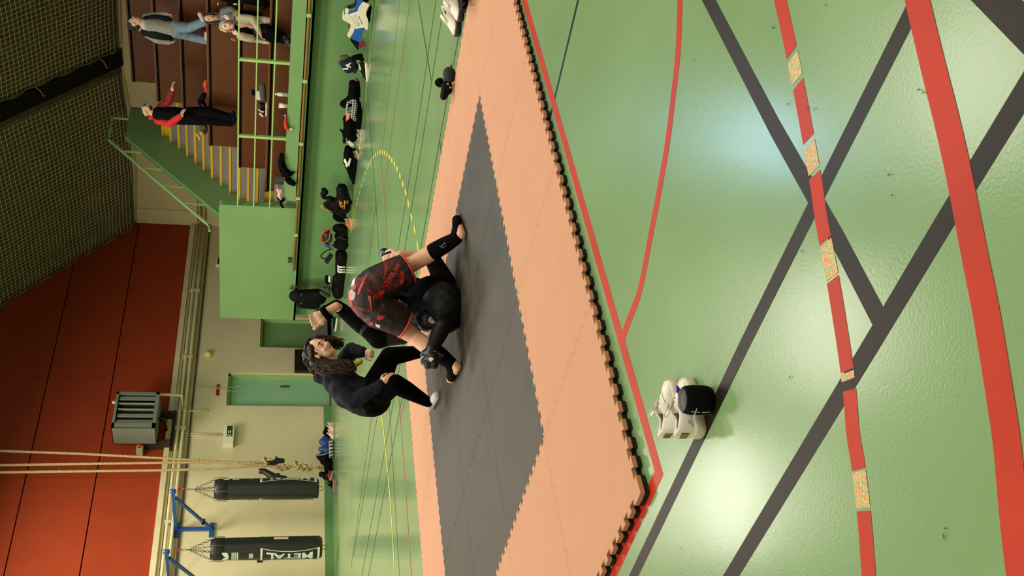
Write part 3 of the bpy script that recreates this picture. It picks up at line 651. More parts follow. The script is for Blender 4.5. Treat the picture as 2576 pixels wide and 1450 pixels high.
heap('backpack','black backpack partly outside the picture behind the body protector','bag',[[(918,-12,16),(905,8,14)],[(928,20,8),(926,55,5)]],syn,part='bag_body')
# --- generic trainer
def shoe(name,label,heel,toe,mats,cat='shoe',height=.5,width=.36,group=None,up=(0,0,1),laces=True,soleh=.12):
    heel,toe=V3(heel),V3(toe); X=(toe-heel); L=X.length; X.normalize(); Z=V3(up); Z=(Z-X*Z.dot(X)).normalized(); Yv=Z.cross(X)
    t=thing(name,label,cat,heel,group); W_=lambda x,y,z: heel+X*x*L+Yv*y*L+Z*z*L
    hw=lambda u: width/2*(.74+.26*math.sin(min(1,u/.75)*math.pi/2)) *(1 if u<.8 else math.sqrt(max(0,1-((u-.8)/.2)**2))*.9+.1) *(math.sqrt(max(.0,1-((.1-u)/.1)**2))*.6+.4 if u<.1 else 1) *(1-.12*math.exp(-((u-.42)/.14)**2))
    hh=lambda u: height*(.86+.1*math.cos(u*8)) if u<.42 else height*(.92-(u-.42)*1.02) if u<.85 else height*.48*math.sqrt(max(.02,1-((u-.85)/.16)**2))
    us=[0,.03,.08,.15,.22,.3,.38,.44,.5,.58,.66,.74,.82,.9,.96,1.0]; m_=MB(); vs=[]; n=0
    for u in us:
        w=hw(u)*.94; h=hh(u); op=.06<u<.45
        pr=[(-w,soleh),(-w*1.0,soleh+.35*(h-soleh)),(-w*.86,soleh+.7*(h-soleh)),(-w*(.66 if op else .52),h*.98)]
        pr+= [(-w*.5,h*.93),(-w*.4,soleh+.06)] if op else [(-w*.25,h*1.03),(-w*.1,h*1.045)]
        pr=pr+[(-a,b) for a,b in pr[::-1]]; n=len(pr); vs+=[W_(u,a,b) for a,b in pr]
    fs=[(i*n+k,i*n+k+1,(i+1)*n+k+1,(i+1)*n+k) for i in range(len(us)-1) for k in range(n-1)]+[tuple(range(n))[::-1],tuple((len(us)-1)*n+k for k in range(n))]
    up_=m_.add(vs,fs,0,True); up_.m=[1 if (i<(len(us)-1)*(n-1) and 4<=i%(n-1)<=6 and .06<us[i//(n-1)]<.44) else 0 for i in range(len(fs))]; up_=up_.build('upper',[mats[0],M('shoe lining',(120,108,96),.9,.1)],t); q=up_.modifiers.new('s','SUBSURF'); q.levels=1; q.render_levels=1; bake(up_); fixn(up_)  # lining colour darkened so the opening looks shaded inside
    s_=MB(); vs=[]
    for z,sc in ((0,.97),(.02,1.06),(soleh*.9,1.08),(soleh*1.15,1.0)):
        L_=[(u,hw(u)*sc) for u in us]; ring=L_+[(u,-w) for u,w in L_[::-1]]; n=len(ring)
        vs+=[W_(-.01+u*1.02 if sc>1 else u,w,z+(.035*max(0,u-.8)/.2 if z<.05 else .012*max(0,u-.8)/.2)) for u,w in ring]
    fs=[(i*n+k,i*n+(k+1)%n,(i+1)*n+(k+1)%n,(i+1)*n+k) for i in range(3) for k in range(n)]+[tuple(range(n))[::-1],tuple(3*n+k for k in range(n))]
    fixn(s_.add(vs,fs,0,True).build('sole',mats[1],t))
    MB().obox(W_(.37,0,height*.9),(X*.09*L,Yv*.09*L,Z*.016*L)).build('tongue',mats[0],t) if False else None
    tg=MB(); vs=[]
    for u,z in ((.36,height*1.06),(.42,height*1.0),(.5,height*.91),(.58,height*.80)): vs+=[W_(u,a*width,z-.03*abs(a)*4) for a in(-.15,-.08,0,.08,.15)]
    tg.add(vs,[(i*5+k,i*5+k+1,i*5+k+6,i*5+k+5) for i in range(3) for k in range(4)],0,True); o=tg.build('tongue',mats[0],t); q=o.modifiers.new('s','SOLIDIFY'); q.thickness=.02*L; bake(o)
    if laces:
        for i in range(5):
            u=.43+.05*i; z=hh(max(u,.42))*1.05+.022; k_=1 if i%2 else -1
            MB().tube([W_(u-.01*k_,-.2*width,z-.02),W_(u+.01*k_,0,z+.012),W_(u+.015*k_,.2*width,z-.02)],.011*L,6).build('lace',mats[2] if len(mats)>2 else mats[0],t)
    return t,W_
heap('trousers','folded black trousers with a red lining lying next to the navy cap','trousers',[[(889,212,12),(889,240,14)],[(897,206,8),(899,240,8)]],clo); o=heap('shorts','red cloth end showing out of the folded black trousers','cloth',[[(896,201,5),(899,204,5)]],M('red cloth',(150,52,36),.8))
# cap with letters
cp=thing('cap','navy cap with white embroidered letters set on black shoes','cap',FT(890,165))
chainblob('crown',[[(872,160,17),(878,166,18),(888,168,14)],[(882,156,14),(876,172,13)]],nvy,cp,FT,.014,6,None)
MB().obox(FT(893,176)-FW*.1,(RT*.0+DN*.05,RT*.11,FW*.10)).build('visor',nvy,cp) if False else chainblob('visor',[[(893,160,3),(895,180,3),(891,183,3)],[(892,160,3,.12),(896,182,3,.12)]],nvy,cp,FT,.012,3,None)
tr=bvh(cp.children[0])
inv=lambda o: [setattr(v,'co',v.co) for v in ()]
print_text(tr,'L','lettering',whp,cp,(870,171),(0,-15),(-17,0),.05,20,.006); print_text(tr,'A','lettering',whp,cp,(877,164),(0,-17),(-17,0),.04,20,.009)
heap('cap','olive cap squashed behind the navy cap','cap',[[(862,146,8),(872,143,7)],[(855,154,4),(853,160,4)]],M('olive cloth',(74,72,48),.8))
heap('shorts','black shorts folded upright behind the navy cap','shorts',[[(890,146,7),(908,142,7)],[(906,143,6),(910,150,6)]],clo)
def floorpt(x,y,z=0): return PZ(x,y,z)
shoe('trainer','black trainer with a white sole under the navy cap',FT(910,151)+V3((-.05,0,-.09)),FT(912,193)+V3((-.12,0,-.10)),(syn,M('white rubber',(214,206,186),.5),whp),height=.42)
sw=MB(); a,b,c_=FT(904,164),FT(910,177),FT(904,183); sw.slab([FT(905,162)-FW*.12,FT(909,172)-FW*.12,FT(911,180)-FW*.12,FT(906,182)-FW*.12,FT(907,175)-FW*.12],-FW*.01); fixn(sw.build('side_mark',whp,bpy.data.objects['trainer']))
heap('hoodie','crumpled black hoodie heaped beside the plaid shirt','clothing',[[(866,262,11),(880,255,14)],[(884,248,12),(897,250,9)]],clo)
pl=bpy.data.materials.new('black and white plaid'); pl.use_nodes=True; nt=pl.node_tree; b_=nt.nodes['Principled BSDF']; b_.inputs['Roughness'].default_value=.85
tn=nt.nodes.new('ShaderNodeTexCoord'); w1=nt.nodes.new('ShaderNodeTexWave'); w2=nt.nodes.new('ShaderNodeTexWave'); w1.bands_direction='Y'; w2.bands_direction='Z'; mx=nt.nodes.new('ShaderNodeMath'); mx.operation='ADD'; rr=nt.nodes.new('ShaderNodeValToRGB'); rr.color_ramp.interpolation='CONSTANT'
for w_ in (w1,w2): w_.inputs['Scale'].default_value=7; nt.links.new(tn.outputs['Object'],w_.inputs['Vector'])
nt.links.new(w1.outputs['Fac'],mx.inputs[0]); nt.links.new(w2.outputs['Fac'],mx.inputs[1]); mh=nt.nodes.new('ShaderNodeMath'); mh.operation='MULTIPLY'; mh.inputs[1].default_value=.5; nt.links.new(mx.outputs[0],mh.inputs[0]); nt.links.new(mh.outputs[0],rr.inputs['Fac']); e=rr.color_ramp.elements; e[0].color=(.012,.012,.012,1); e[1].position=.30; e[1].color=(.10,.10,.095,1); q_=e.new(.62); q_.color=(.45,.44,.4,1); nt.links.new(rr.outputs['Color'],b_.inputs['Base Color'])
t=heap('shirt','black and white plaid shirt lying in a loop on the clothes','shirt',[[(877,256,4),(873,266,4),(874,276,4),(882,288,5),(890,300,4)],[(877,256,4),(892,254,6),(893,264,7),(892,276,7),(889,290,6)]],pl,F=lambda x,y:PX(x,y,12.5),disp=(.01,.05))
bdy=MB(); q=[PX(x,y,12.52) for x,y in ((870,279),(875,282),(880,297),(871,306))]; ob=thing('paper','salmon pink sheet sticking out beside the plaid shirt','paper',q[0]); fixn(bdy.slab(q,-FW*.012).build('sheet',M('salmon paper',(232,124,98),.6),ob))
heap('jacket','big black jacket heaped between plaid shirt and grey trainers','jacket',[[(874,300,12),(880,325,16),(884,345,13)],[(900,262,10),(904,300,9),(904,318,8)],[(892,318,12),(888,350,10)],[(871,315,6),(866,330,4)]],clo)
heap('umbrella','folded black umbrella handle poking out of the black clothes','umbrella',[[(857,327,3.2),(863,333,3.5),(866,345,4),(866,357,5)]],syn,part='handle',disp=None,vox=.012)
shoe('trainer','grey and white trainer with a dark side mark, upright by the black jacket',V3((12.44,PX(908,326,12.44).y,0)),V3((12.30,PX(908,352,12.34).y,0)),(M('grey mesh',(128,124,112),.7,var=.3,vscale=30),M('cream rubber',(206,184,150),.5),whp),height=.5)
shoe('trainer','grey and white trainer nearest the crumpled white papers',V3((12.46,PX(908,350,12.46).y,0)),V3((12.34,PX(908,375,12.36).y,0)),(M('grey mesh',(128,124,112),.7,var=.3,vscale=30),M('cream rubber',(206,184,150),.5),whp),height=.46)
ob=thing('paper','crumpled white papers between black clothes and grey trainers','paper',PX(882,360,12.5)); fixn(MB().slab([PX(x,y,12.5) for x,y in ((872,358),(880,354),(885,359),(892,366),(888,369),(881,369),(878,363))],-FW*.02).build('sheet',M('white paper',(196,190,178),.6),ob))
shoe('shoe','brown leather shoe half covered by the black tracksuit trousers',FT(892,372)+V3((-.05,0,-.04)),FT(899,393)+V3((-.15,0,-.06)),(M('brown leather',(92,74,50),.5),M('pale sole',(180,160,120),.5)),height=.4,laces=False)
t=heap('tracksuit_trousers','black tracksuit trousers with a white angular print spread along the stand','trousers',[[(876,376,10),(876,405,13),(882,430,9),(888,455,6)],[(892,380,7),(893,420,8),(889,460,5)]],clo)
tr=bvh(t.children[0]); [print_poly(tr,q_,'white_print',whp,t,1,20,.012) for q_ in ([(866,404),(869,397),(876,417),(872,420)],[(874,411),(880,396),(883,399),(878,419)])]
ob=thing('paper','small white paper tip on the floor by the tracksuit trousers','paper',PZ(896,402,.02)); MB().slab([PZ(891,400,.01),PZ(897,399,.01),PZ(897,404,.01)],(0,0,.02)).build('sheet',M('white paper',(196,190,178),.6),ob)
# backpack with gold emblem
t=heap('backpack','black backpack with a gold emblem slumped beside the tracksuit trousers','backpack',[[(860,475,14),(864,500,17),(868,525,14)],[(846,510,14),(868,510,17)],[(828,500,9),(850,520,12)],[(818,512,6),(838,530,8),(862,540,10)]],syn,part='bag_body',vox=.02)
tr=bvh(t.children[0]); gold=M('gold print',(196,138,58),.5)
g=(854,506); 
for pts in ([(854,504),(856,511),(863,510)],[(858,506),(860,514)],[(866,504),(867,512),(873,511),(875,504)],[(869,504),(869,509)],[(856,511),(858,519),(866,524),(867,513)],[(862,519),(864,515)]):
    m_=MB(); m_.tube([lay(tr,x,y,.012,20) for x,y in pts],.011,6); m_.build('emblem_stroke',gold,t)
m_=MB(); m_.tube([PX(x,y,12.45) for x,y in ((808,515),(811,524),(824,529),(836,534))],.012,6); m_.build('trim_cord',gold,t)
heap('ankle_boot','black ankle boot standing behind the gold emblem backpack','boot',[[(815,478,7),(820,484,7)],[(813,488,8),(815,497,6)]],syn,part='boot_body',disp=None)
shoe('boot','tan brown boot with a pale sole beside the black backpack',FT(874,538)+V3((-.1,0,-.07)),FT(877,560)+V3((-.2,0,-.08)),(M('tan leather',(160,104,52),.6,var=.2,vscale=15),M('pale sole',(206,180,130),.5)),height=.6)
heap('jacket','black jacket lying behind the tan brown boot','jacket',[[(845,545,9),(856,550,11),(868,552,8)]],clo)
t=heap('sports_bag','black sports bag with a zipped end pocket under the red rimmed headguard','bag',[[(848,575,12),(862,575,13),(862,618,14),(850,615,12)],[(856,595,15),(864,600,12)]],syn,part='bag_body',disp=(.012,.1))
tr=bvh(t.children[0]); m_=MB(); m_.tube([lay(tr,x,y,.004,20) for x,y in ((843,604),(846,598),(856,597),(866,603),(874,602))],.008,5); m_.build('zip',M('grey zip',(70,68,60),.5),t)
hg=thing('headguard','black headguard with a red rim and blue underside resting on the sports bag','headguard',PX(835,600,12.6))
F6=lambda x,y:PX(x,y,12.55); chainblob('shell',[[(822,588,11),(820,600,10)],[(826,595,11),(828,606,7)]],M('black headguard padding',(30,32,28),.4),hg,F6,.014,5,None)
m_=MB(); m_.tube([F6(x,y)-FW*.10 for x,y in ((834,578),(827,579),(817,585),(810,597),(810,606),(815,610),(826,608),(831,600),(833,588))],.014,6,closed=True); m_.build('rim',M('red vinyl',(184,54,38),.45),hg)
chainblob('lower_pad',[[(819,614,5),(828,620,6)]],M('blue vinyl pad',(34,66,124),.45),hg,F6,.012,4,None); chainblob('cheek_pad',[[(832,618,5),(838,622,4)]],M('grey vinyl pad',(110,106,96),.5),hg,F6,.012,4,None)
st_=thing('strap','thin black strap looping up from the striped sports bag','strap',PX(838,640,12.6)); m_=MB(); m_.tube(spl([F6(x,y) for x,y in ((836,626),(820,632),(809,641),(808,647),(814,651),(824,649),(834,640))],4),.011,6); m_.build('loop',syn,st_); MB().bar(F6(834,640),F6(820,661),.09,.02,up=FW).build('end',syn,st_)
t=heap('sports_bag','long black sports bag with three white stripes lying along the stand','bag',[[(858,640,15),(858,690,15),(852,735,15)],[(862,650,13),(862,700,12),(850,740,14)],[(846,700,10),(842,730,9)]],syn,part='bag_body',disp=(.012,.12))
tr=bvh(t.children[0])
for k in range(3):
    y=669+6.3*k; print_poly(tr,[(849,y-3),(854,y+1),(868,y+1.2),(868,y+5),(853,y+5),(849,y+1)],'stripe',whp,t,1,20,.008)
heap('pouch','small black pouch with a white tab behind the striped sports bag','pouch',[[(822,698,6),(824,712,6)]],syn,part='pouch_body',disp=None); pt_=bpy.data.objects['pouch']; MB().obox(F6(829,703)-FW*.03,(DN*.015,RT*.055,FW*.01)).build('tab',whp,pt_)
t=heap('backpack','tall upright black backpack leaning on the green stand panel','backpack',[[(742,745,15),(765,750,19),(790,755,19),(806,752,15)],[(744,742,13),(800,742,16)],[(760,760,17),(792,764,16)]],syn,part='bag_body',vox=.022,disp=(.012,.15))
for y in (742,763): MB().ell(lay(bvh(t.children[0]),758,y,.004,20),.012).build('zip_pull',M('steel bit',(160,160,160),.4,metal=.7),t)
heap('gloves','black and grey training gloves stuffed beside the tall backpack','gloves',[[(808,736,5),(818,742,6),(826,745,6)],[(812,725,5),(826,728,7)]],M('grey black glove',(54,50,46),.6),F=F6,part='glove_pair')
heap('cloth','brown fur edged cloth behind the top of the tall backpack','cloth',[[(730,727,4),(735,724,6),(745,722,5)]],M('brown fur',(84,62,38),.9),F=lambda x,y:PX(x,y,12.9))
shoe('trainer','black and white trainer lying by the stand below the raised foot',PZ(850,800,.03),PZ(846,834,.05),(syn,M('white rubber',(214,206,186),.5),whp),height=.4)
heap('shoe','small black shoe on the floor beside the grey door step','shoe',[[(838,838,5),(842,846,5)]],syn,F=lambda x,y:PY(x,y,15.0),part='shoe_body',disp=None)
# --- bags by the back wall
FW_=lambda x,y: PY(x,y,15.25)
heap('hoodie','crumpled black hoodie against the green skirting board, left of the pink trainers','clothing',[[(824,1078,6),(820,1090,8),(826,1097,7)]],clo,F=FW_)
t=heap('backpack','blue backpack against the back wall between black clothes','backpack',[[(812,1112,10),(822,1112,10),(822,1134,10),(810,1132,9)],[(818,1106,9),(829,1125,8)]],M('blue nylon',(30,58,116),.5,var=.15,vscale=8),F=FW_,part='bag_body'); MB().tube([FW_(x,y)-FW*.22 for x,y in ((804,1142),(808,1141),(816,1141),(826,1138),(834,1134))],.012,6).build('strap',M('pale blue strap',(150,176,200),.5),t)
F15=lambda x,y: PY(x,y,14.95)
for i,(x,y,l) in enumerate(((833,1092,'pink trainer nearest the black hoodie by the back wall'),(833,1112,'pink trainer nearest the blue backpack by the back wall'))):
    a=PZ(838,y-9); a.y=14.9; shoe('trainer',l,a,a+V3((-.27,-.06,0)),(M('pink mesh',(216,176,158),.7),M('cream rubber sole',(206,190,160),.5)),height=.52)
t=heap('bag','black bag slumped at the back wall under the climbing rope tail','bag',[[(806,1150,10),(818,1156,14),(826,1180,11)],[(828,1150,8),(831,1195,7)]],syn,F=FW_,part='bag_body')
t=heap('bag','black drawstring bag with a small white triangle, nearest the punching bags','bag',[[(812,1196,10),(822,1198,11)],[(826,1190,9),(824,1202,8)]],syn,F=FW_,part='bag_body'); MB().slab([FW_(x,y)-FW*.24 for x,y in ((813,1194),(818,1200),(815,1202))],-FW*.01).build('triangle_print',whp,t)
heap('rope_end','coiled hemp rope end lying on the black bag by the wall','rope',[[(806,1171,4),(812,1176,4),(810,1183,3),(802,1182,3)]],ropem,F=F15,part='coil',vox=.014)
for i,(x,y,l) in enumerate(((832,1138,'grey sandal nearest the blue backpack by the back wall'),(830,1158,'white strapped sandal in front of the black bag by the wall'))):
    a=PZ(838,y-8); a.y=14.95; tt=thing('sandal',l,'sandal',a); gm=M('grey strap leather',(176,172,156),.6)
    MB().prism([(a.x-.28+.28*u+.0,a.y+.05*math.sin(u*math.pi)) for u in (0,.25,.5,.75,1)]+[(a.x-.28*u,a.y-.05*math.sin(u*math.pi)-.005) for u in (0,.25,.5,.75,1)],.0,.03).build('sole',M('dark sole',(40,36,32),.7),tt)
    for u in (.2,.5,.8): MB().tube([(a.x-.28*u,a.y+.05,.02),(a.x-.28*u,a.y+.02,.10),(a.x-.28*u,a.y-.03,.10),(a.x-.28*u,a.y-.055,.02)],.016,6).build('strap',gm,tt)
a=PZ(838,1208); a.y=15.1; shoe('trainer','dark trainer with pink sides left of the black bags',a,a+V3((-.25,-.05,.06)),(M('dark pink trainer',(120,50,52),.7),M('pink rubber',(226,150,140),.5)),height=.5)
a=PZ(839,1226); a.y=15.1; shoe('trainer','dark trainer with pink sides nearest the right punching bag',a,a+V3((-.25,-.1,.0)),(syn,M('pink rubber',(226,150,140),.5)),height=.5)
heap('bottle','small blue and clear bottle lying on the skirting side floor','bottle',[[(832,1239,3),(834,1249,3)]],M('blue plastic',(70,110,160),.3),F=FW_,part='bottle_body',disp=None,vox=.012)
# --- shoes at the mat edge
p=PZ(1160,60); 
shoe('white_trainer','white trainer at the mat edge, nearer the mat',PZ(1158,-14,0),PZ(1167,48,.0),(M('white mesh',(204,194,180),.6,var=.05,vscale=30),M('dark rubber',(40,36,34),.5),whp),height=.42,width=.36)
shoe('white_trainer','white trainer at the mat edge, toe pointing to the black shoes',PZ(1151,20,0),PZ(1159,86,.0),(M('white mesh',(204,194,180),.6,var=.05,vscale=30),M('dark rubber',(40,36,34),.5),whp),height=.42,width=.36)
t=thing('black_sandal','black strapped sandal cut by the picture edge beside the white trainers','sandal',PZ(1172,4)); MB().obox(PZ(1170,4,.03),(V3((.035,.035,0)),V3((-.05,.05,0)),V3((0,0,.03)))).build('sole',syn,t); MB().tube([PZ(1164,10,.02),PZ(1164,10,.12),PZ(1172,0,.13),PZ(1174,-4,.03)],.016,8).build('strap',syn,t)
DB_=depth(PZ(1149,205))-.12; FB=lambda x,y: P(x,y,DB_)
t=heap('black_shoe','black shoe lying on its side under the black cap at the mat edge','shoe',[[(1118,212,9),(1120,230,12),(1116,243,10)],[(1128,216,11),(1130,228,9)]],syn,F=FB,part='shoe_body',vox=.01,disp=None)
for y in (211,220): MB().ell(P(1127+(y-211)*.7,y,DB_-.16),.009).build('eyelet',M('gold eyelet',(150,128,84),.4,metal=.5),t)
t=thing('cap','plain black cap turned towards the camera at the mat edge','cap',FB(1130,190)); chainblob('crown',[[(1130,185,17),(1130,194,16)]],M('black cap cloth',(30,31,28),.8),t,FB,.01,4,None); chainblob('visor',[[(1105,202,10,-.05),(1101,207,9,-.02)],[(1105,210,9,-.03),(1108,204,9,0)]],clo,t,FB,.01,4,None); MB().tube([FB(1134,163),FB(1136,170)],.006,6).build('loop',syn,t)
# ================================================================ NEAR TRAINERS AND SPEAKER
wl=M('white smooth leather',(236,231,222),.45,.4,var=.05,vscale=25); ws_=M('scuffed sole rubber',(222,212,190),.55,var=.16,vscale=40); dl=M('off white lace',(196,184,166),.8); gd=M('gold foil',(150,132,58),.3,metal=.6)
hA,tA=PZ(1772,1098),PZ(1737,958); hB,tB=PZ(1727,1098),PZ(1698,962)
dA=(tA-hA).normalized(); hA2=hA+dA*.02; 
nA_,WA=shoe('white_sneaker','worn white chunky sneaker nearer the black speaker',hA,tA,(wl,ws_,dl),height=.50,width=.40,soleh=.16)
nB_,WB=shoe('white_sneaker','worn white chunky sneaker behind the one touching the black speaker',hB,tB,(wl,ws_,dl),height=.50,width=.40,soleh=.16)
for t,W_ in ((nA_,WA),(nB_,WB)):
    MB().obox(W_(.005,-.0,.33),((W_(.01,0,0)-W_(0,0,0)),(W_(0,.07,0)-W_(0,0,0)),(W_(0,0,.06)-W_(0,0,0)))).build('heel_tab',gd,t)
    o=MB(); o.tube(spl([W_(.46,.02,.50),W_(.42,.09,.53),W_(.37,.06,.54),W_(.44,.0,.52),W_(.48,-.09,.52),W_(.53,-.05,.49),W_(.47,.0,.50)],5),.0028,6); o.build('lace_bow',dl,t)
tr=bvh(*[c for c in nA_.children if c.name.startswith('upper')])
m_=MB(); m_.tube([lay(tr,x,y,.0008,3.5) for x,y in ((1733,1066),(1731,1060),(1735,1057),(1739,1061),(1737,1067),(1733,1066))],.0007,5); m_.tube([lay(tr,x,y,.0008,3.5) for x,y in ((1736,1066),(1741,1070),(1745,1072))],.0006,5); m_.tube([lay(tr,x,y,.0008,3.5) for x,y in ((1740,1074),(1742,1069))],.0006,5); m_.build('side_emblem',M('bronze print',(150,112,62),.5),nA_)
for (t,W_) in ((nA_,WA),(nB_,WB)):
    tt=bvh(*[c for c in t.children if c.name.startswith('upper')])
    m_=MB()
    for ys in (1,-1):
        q=[]
        for u in (.52,.56,.62,.68,.74,.8):
            h=tt.find_nearest(W_(u,ys*(.06+.5*(.8-u)),.34)); q.append(h[0]+h[1]*.0005)
        m_.tube(q,.0009,4)
    m_.build('stitch_line',M('grey stitching',(96,88,80),.8),t)
bt=thing('hair_clip','small shiny blue and silver clip lying on the white sneaker','clip',WA(.62,-.02,.42)); c0=lay(bvh(*[c for c in nA_.children if c.name.startswith('upper')]),1705,990,.004,3.5)
MB().tube([c0,c0+RT*.012+DN*.004,c0+RT*.024],[.004,.008,.004],8).build('blue_bead',M('blue glass',(16,28,150),.15,coat=1),bt); MB().tube([c0+DN*.012+RT*.006,c0+DN*.02-RT*.0,c0+DN*.03+RT*.004],.003,8).build('silver_link',M('silver',(190,196,206),.25,metal=.8),bt)
# speaker: black cylinder with plus and minus keys
sb0=PZ(1800,1011); D_=depth(sb0); r_=.0495*D_/3.42
spk=thing('speaker','small black cylindrical portable speaker with white plus and minus marks','speaker',sb0)
cyc=sb0+V3((FW.x,FW.y,0)).normalized()*r_*.8; hS=.100
MB().lathe(cyc,(0,0,1),[(0,r_*.80),(.006,r_*.90),(.016,r_*.97),(.03,r_),(hS-.03,r_),(hS-.016,r_*.965),(hS-.006,r_*.89),(hS,r_*.78),(hS,.001)],48).build('body',M('black speaker mesh',(8,8,8),.85,.1,bump=.3,bscale=900),spk)
MB().lathe(cyc+V3((0,0,hS-.001)),(0,0,1),[(0,r_*.77),(.002,r_*.76),(.0025,.001)],48).build('top_cap',M('grey rubber top',(58,57,53),.5),spk)  # paler disc: light on the upward face put into the colour
tr=bvh(spk.children[0])
for pts in ([(1739,1036),(1761,1038)],[(1747,1044),(1753,1028)],[(1767,1038),(1787,1037)]):
    q=[lay(tr,pts[0][0]+(pts[1][0]-pts[0][0])*i/5,pts[0][1]+(pts[1][1]-pts[0][1])*i/5,.0003,3.4) for i in range(6)]
    MB().tube(q,.0016,6).build('key_mark',M('white rubber mark',(206,206,196),.6),spk)
# ================================================================ THINGS ON THE STAND
FG=lambda x,y: PX(x,y,13.0)
def onwalk(x,y): p=PX(x,y,13.0); p.z=1.262; return p
b0=PX(726,239,12.98); b0.z=1.262; hb=PX(692,239,12.98).z-1.262
t=thing('water_bottle','tall clear white water bottle standing on the front edge of the stand','bottle',b0)
MB().lathe(b0,(0,0,1),[(0,.03),(.0,.034),(hb*.7,.034),(hb*.8,.028),(hb*.86,.018),(hb*.88,.018)],16).build('bottle_body',M('pale bottle plastic',(196,204,202),.3),t); MB().lathe(b0+V3((0,0,hb*.88)),(0,0,1),[(0,.022),(hb*.12,.022)],12).build('cap',whp,t); MB().lathe(b0+V3((0,0,hb*.3)),(0,0,1),[(0,.035),(hb*.3,.035)],16).build('label_band',M('pale blue band',(170,190,196),.4),t)
b1=PX(724,267,12.98); b1.z=1.262; hc_=PX(702,267,12.98).z-1.262
t=thing('cup','cream tapered paper cup standing on the front edge of the stand','cup',b1); MB().lathe(b1,(0,0,1),[(0,.001),(0,.033),(hc_,.045),(hc_,.041),(.01,.03),(.01,.001)],16).build('cup_body',M('cream paper cup',(224,210,172),.6),t); MB().lathe(b1+V3((0,0,hc_-.008)),(0,0,1),[(0,.045),(.012,.047),(.014,.044)],16).build('rim',M('cream paper cup',(224,210,172),.6),t)
FH=lambda x,y: PX(x,y,12.83)
t=heap('santa_hat','red santa hat with a white bobble drooping over the edge of the stand','hat',[[(718,295,2.5),(718,310,4),(720,321,5.5),(726,325,4),(730,324,3)]],M('red felt',(204,44,34),.9),F=FH,part='felt',vox=.008,disp=None); chainblob('bobble',[[(732,324.5,4)]],M('white fluff',(226,222,210),.95),t,FH,.007,2,(.006,.02)); chainblob('top_tuft',[[(717,291,2.5)]],M('white fluff',(226,222,210),.95),t,FH,.007,2,(.006,.02))
t=heap('jacket','black jacket hanging over the front edge of the stand','jacket',[[(708,390,6),(708,412,9),(714,430,10),(730,438,7),(738,434,4)],[(716,440,8),(726,455,8),(738,462,7)]],clo,F=FH,vox=.014); chainblob('red_lining',[[(716,447,2.5,.08),(720,450,2,.08)]],M('dark red lining',(120,30,34),.8),t,FH,.008,2,None)
t=heap('plush_toy','pink and white plush toy with black legs slumped on the end of the walkway','plush toy',[[(699,477,4),(704,485,5)],[(706,479,4),(702,492,5),(706,500,4)]],M('pink plush',(222,170,160),.95),F=FH,part='body',vox=.01,disp=(.01,.03)); chainblob('legs',[[(700,497,4),(708,505,4),(706,514,3.5),(712,522,3)],[(712,500,3),(714,505,3)]],clo,t,FH,.01,3,None)
# things on tier one bench
FQ=lambda x,y: PX(x,y,13.55)
heap('jacket','grey jacket thrown over the bench by the black shoes','jacket',[[(662,212,6),(662,236,8),(664,252,6)],[(655,215,5),(658,225,6)]],M('grey cloth',(62,62,60),.85,var=.2,vscale=12),F=FQ)
heap('cap','rounded black cap on the grey jacket','cap',[[(637,229,5),(638,237,5)]],clo,F=FQ,part='crown',disp=None)
heap('pouch','white pouch lying against the grey jacket','pouch',[[(650,232,6),(652,246,7)]],M('white cloth',(196,186,174),.8),F=FQ,part='pouch_body')
shoe('trainer','black trainer with white side marks on the bench beside the white pouch',FQ(667,258)+V3((0,0,-.04)),FQ(667,284)+V3((-.1,0,-.04)),(syn,M('white rubber',(214,206,186),.5),whp),height=.62)
a=bpy.data.objects[sorted([o.name for o in bpy.data.objects if o.name.startswith('trainer') and 'parent' and o.type=='EMPTY'])[-1]]
for pts in (((648,262),(656,268),(666,270),(662,273),(652,268)),((655,273),(664,282),(660,284),(652,276))): fixn(MB().slab([FQ(x,y)-V3((.12,0,0)) for x,y in pts],(-.01,0,0)).build('side_mark',whp,a))
# behind the standing man on tier two bench
FR=lambda x,y: PX(x,y,14.75)
heap('orange_cloth','bright orange cloth on the bench left of the standing coach','cloth',[[(518,204,4.5),(516,216,6),(519,230,4)]],M('orange cloth',(226,90,44),.8),F=FR)
t=heap('bag','black bag with pale trim on the bench behind the standing coach','bag',[[(512,240,7),(504,256,8),(512,266,9)]],syn,F=FR,part='bag_body'); MB().tube([FR(x,y)-V3((.2,0,0)) for x,y in ((508,246),(516,254),(518,266))],.012,6).build('trim_cord',M('tan cord',(150,120,70),.6),t); MB().ell(FR(495,264)-V3((.2,0,0)),(.03,.05,.04)).build('badge',whp,t)
t=heap('bag','dark olive bag with a yellow round end on the bench behind the coach','bag',[[(508,318,7),(512,332,8)],[(514,318,7),(516,330,7)]],M('olive nylon',(70,62,32),.5),F=FR,part='bag_body'); chainblob('round_end',[[(512,337,6.5,.1)]],M('yellow cloth',(214,164,72),.7),t,FR,.012,3,None); MB().tube([FR(x,y)-V3((.25,0,0)) for x,y in ((497,316),(503,324),(505,332))],.025,6).build('strap',M('yellow strap',(206,176,70),.6),t)
t=thing('paper','small pale paper scrap lying on the third bench','paper',PX(549,10,14.0)); fixn(MB().slab([PX(x,y,13.98) for x,y in ((547,6),(549,6),(550,13),(547,12))],(-.01,0,0)).build('sheet',M('white paper',(196,190,178),.6),t))
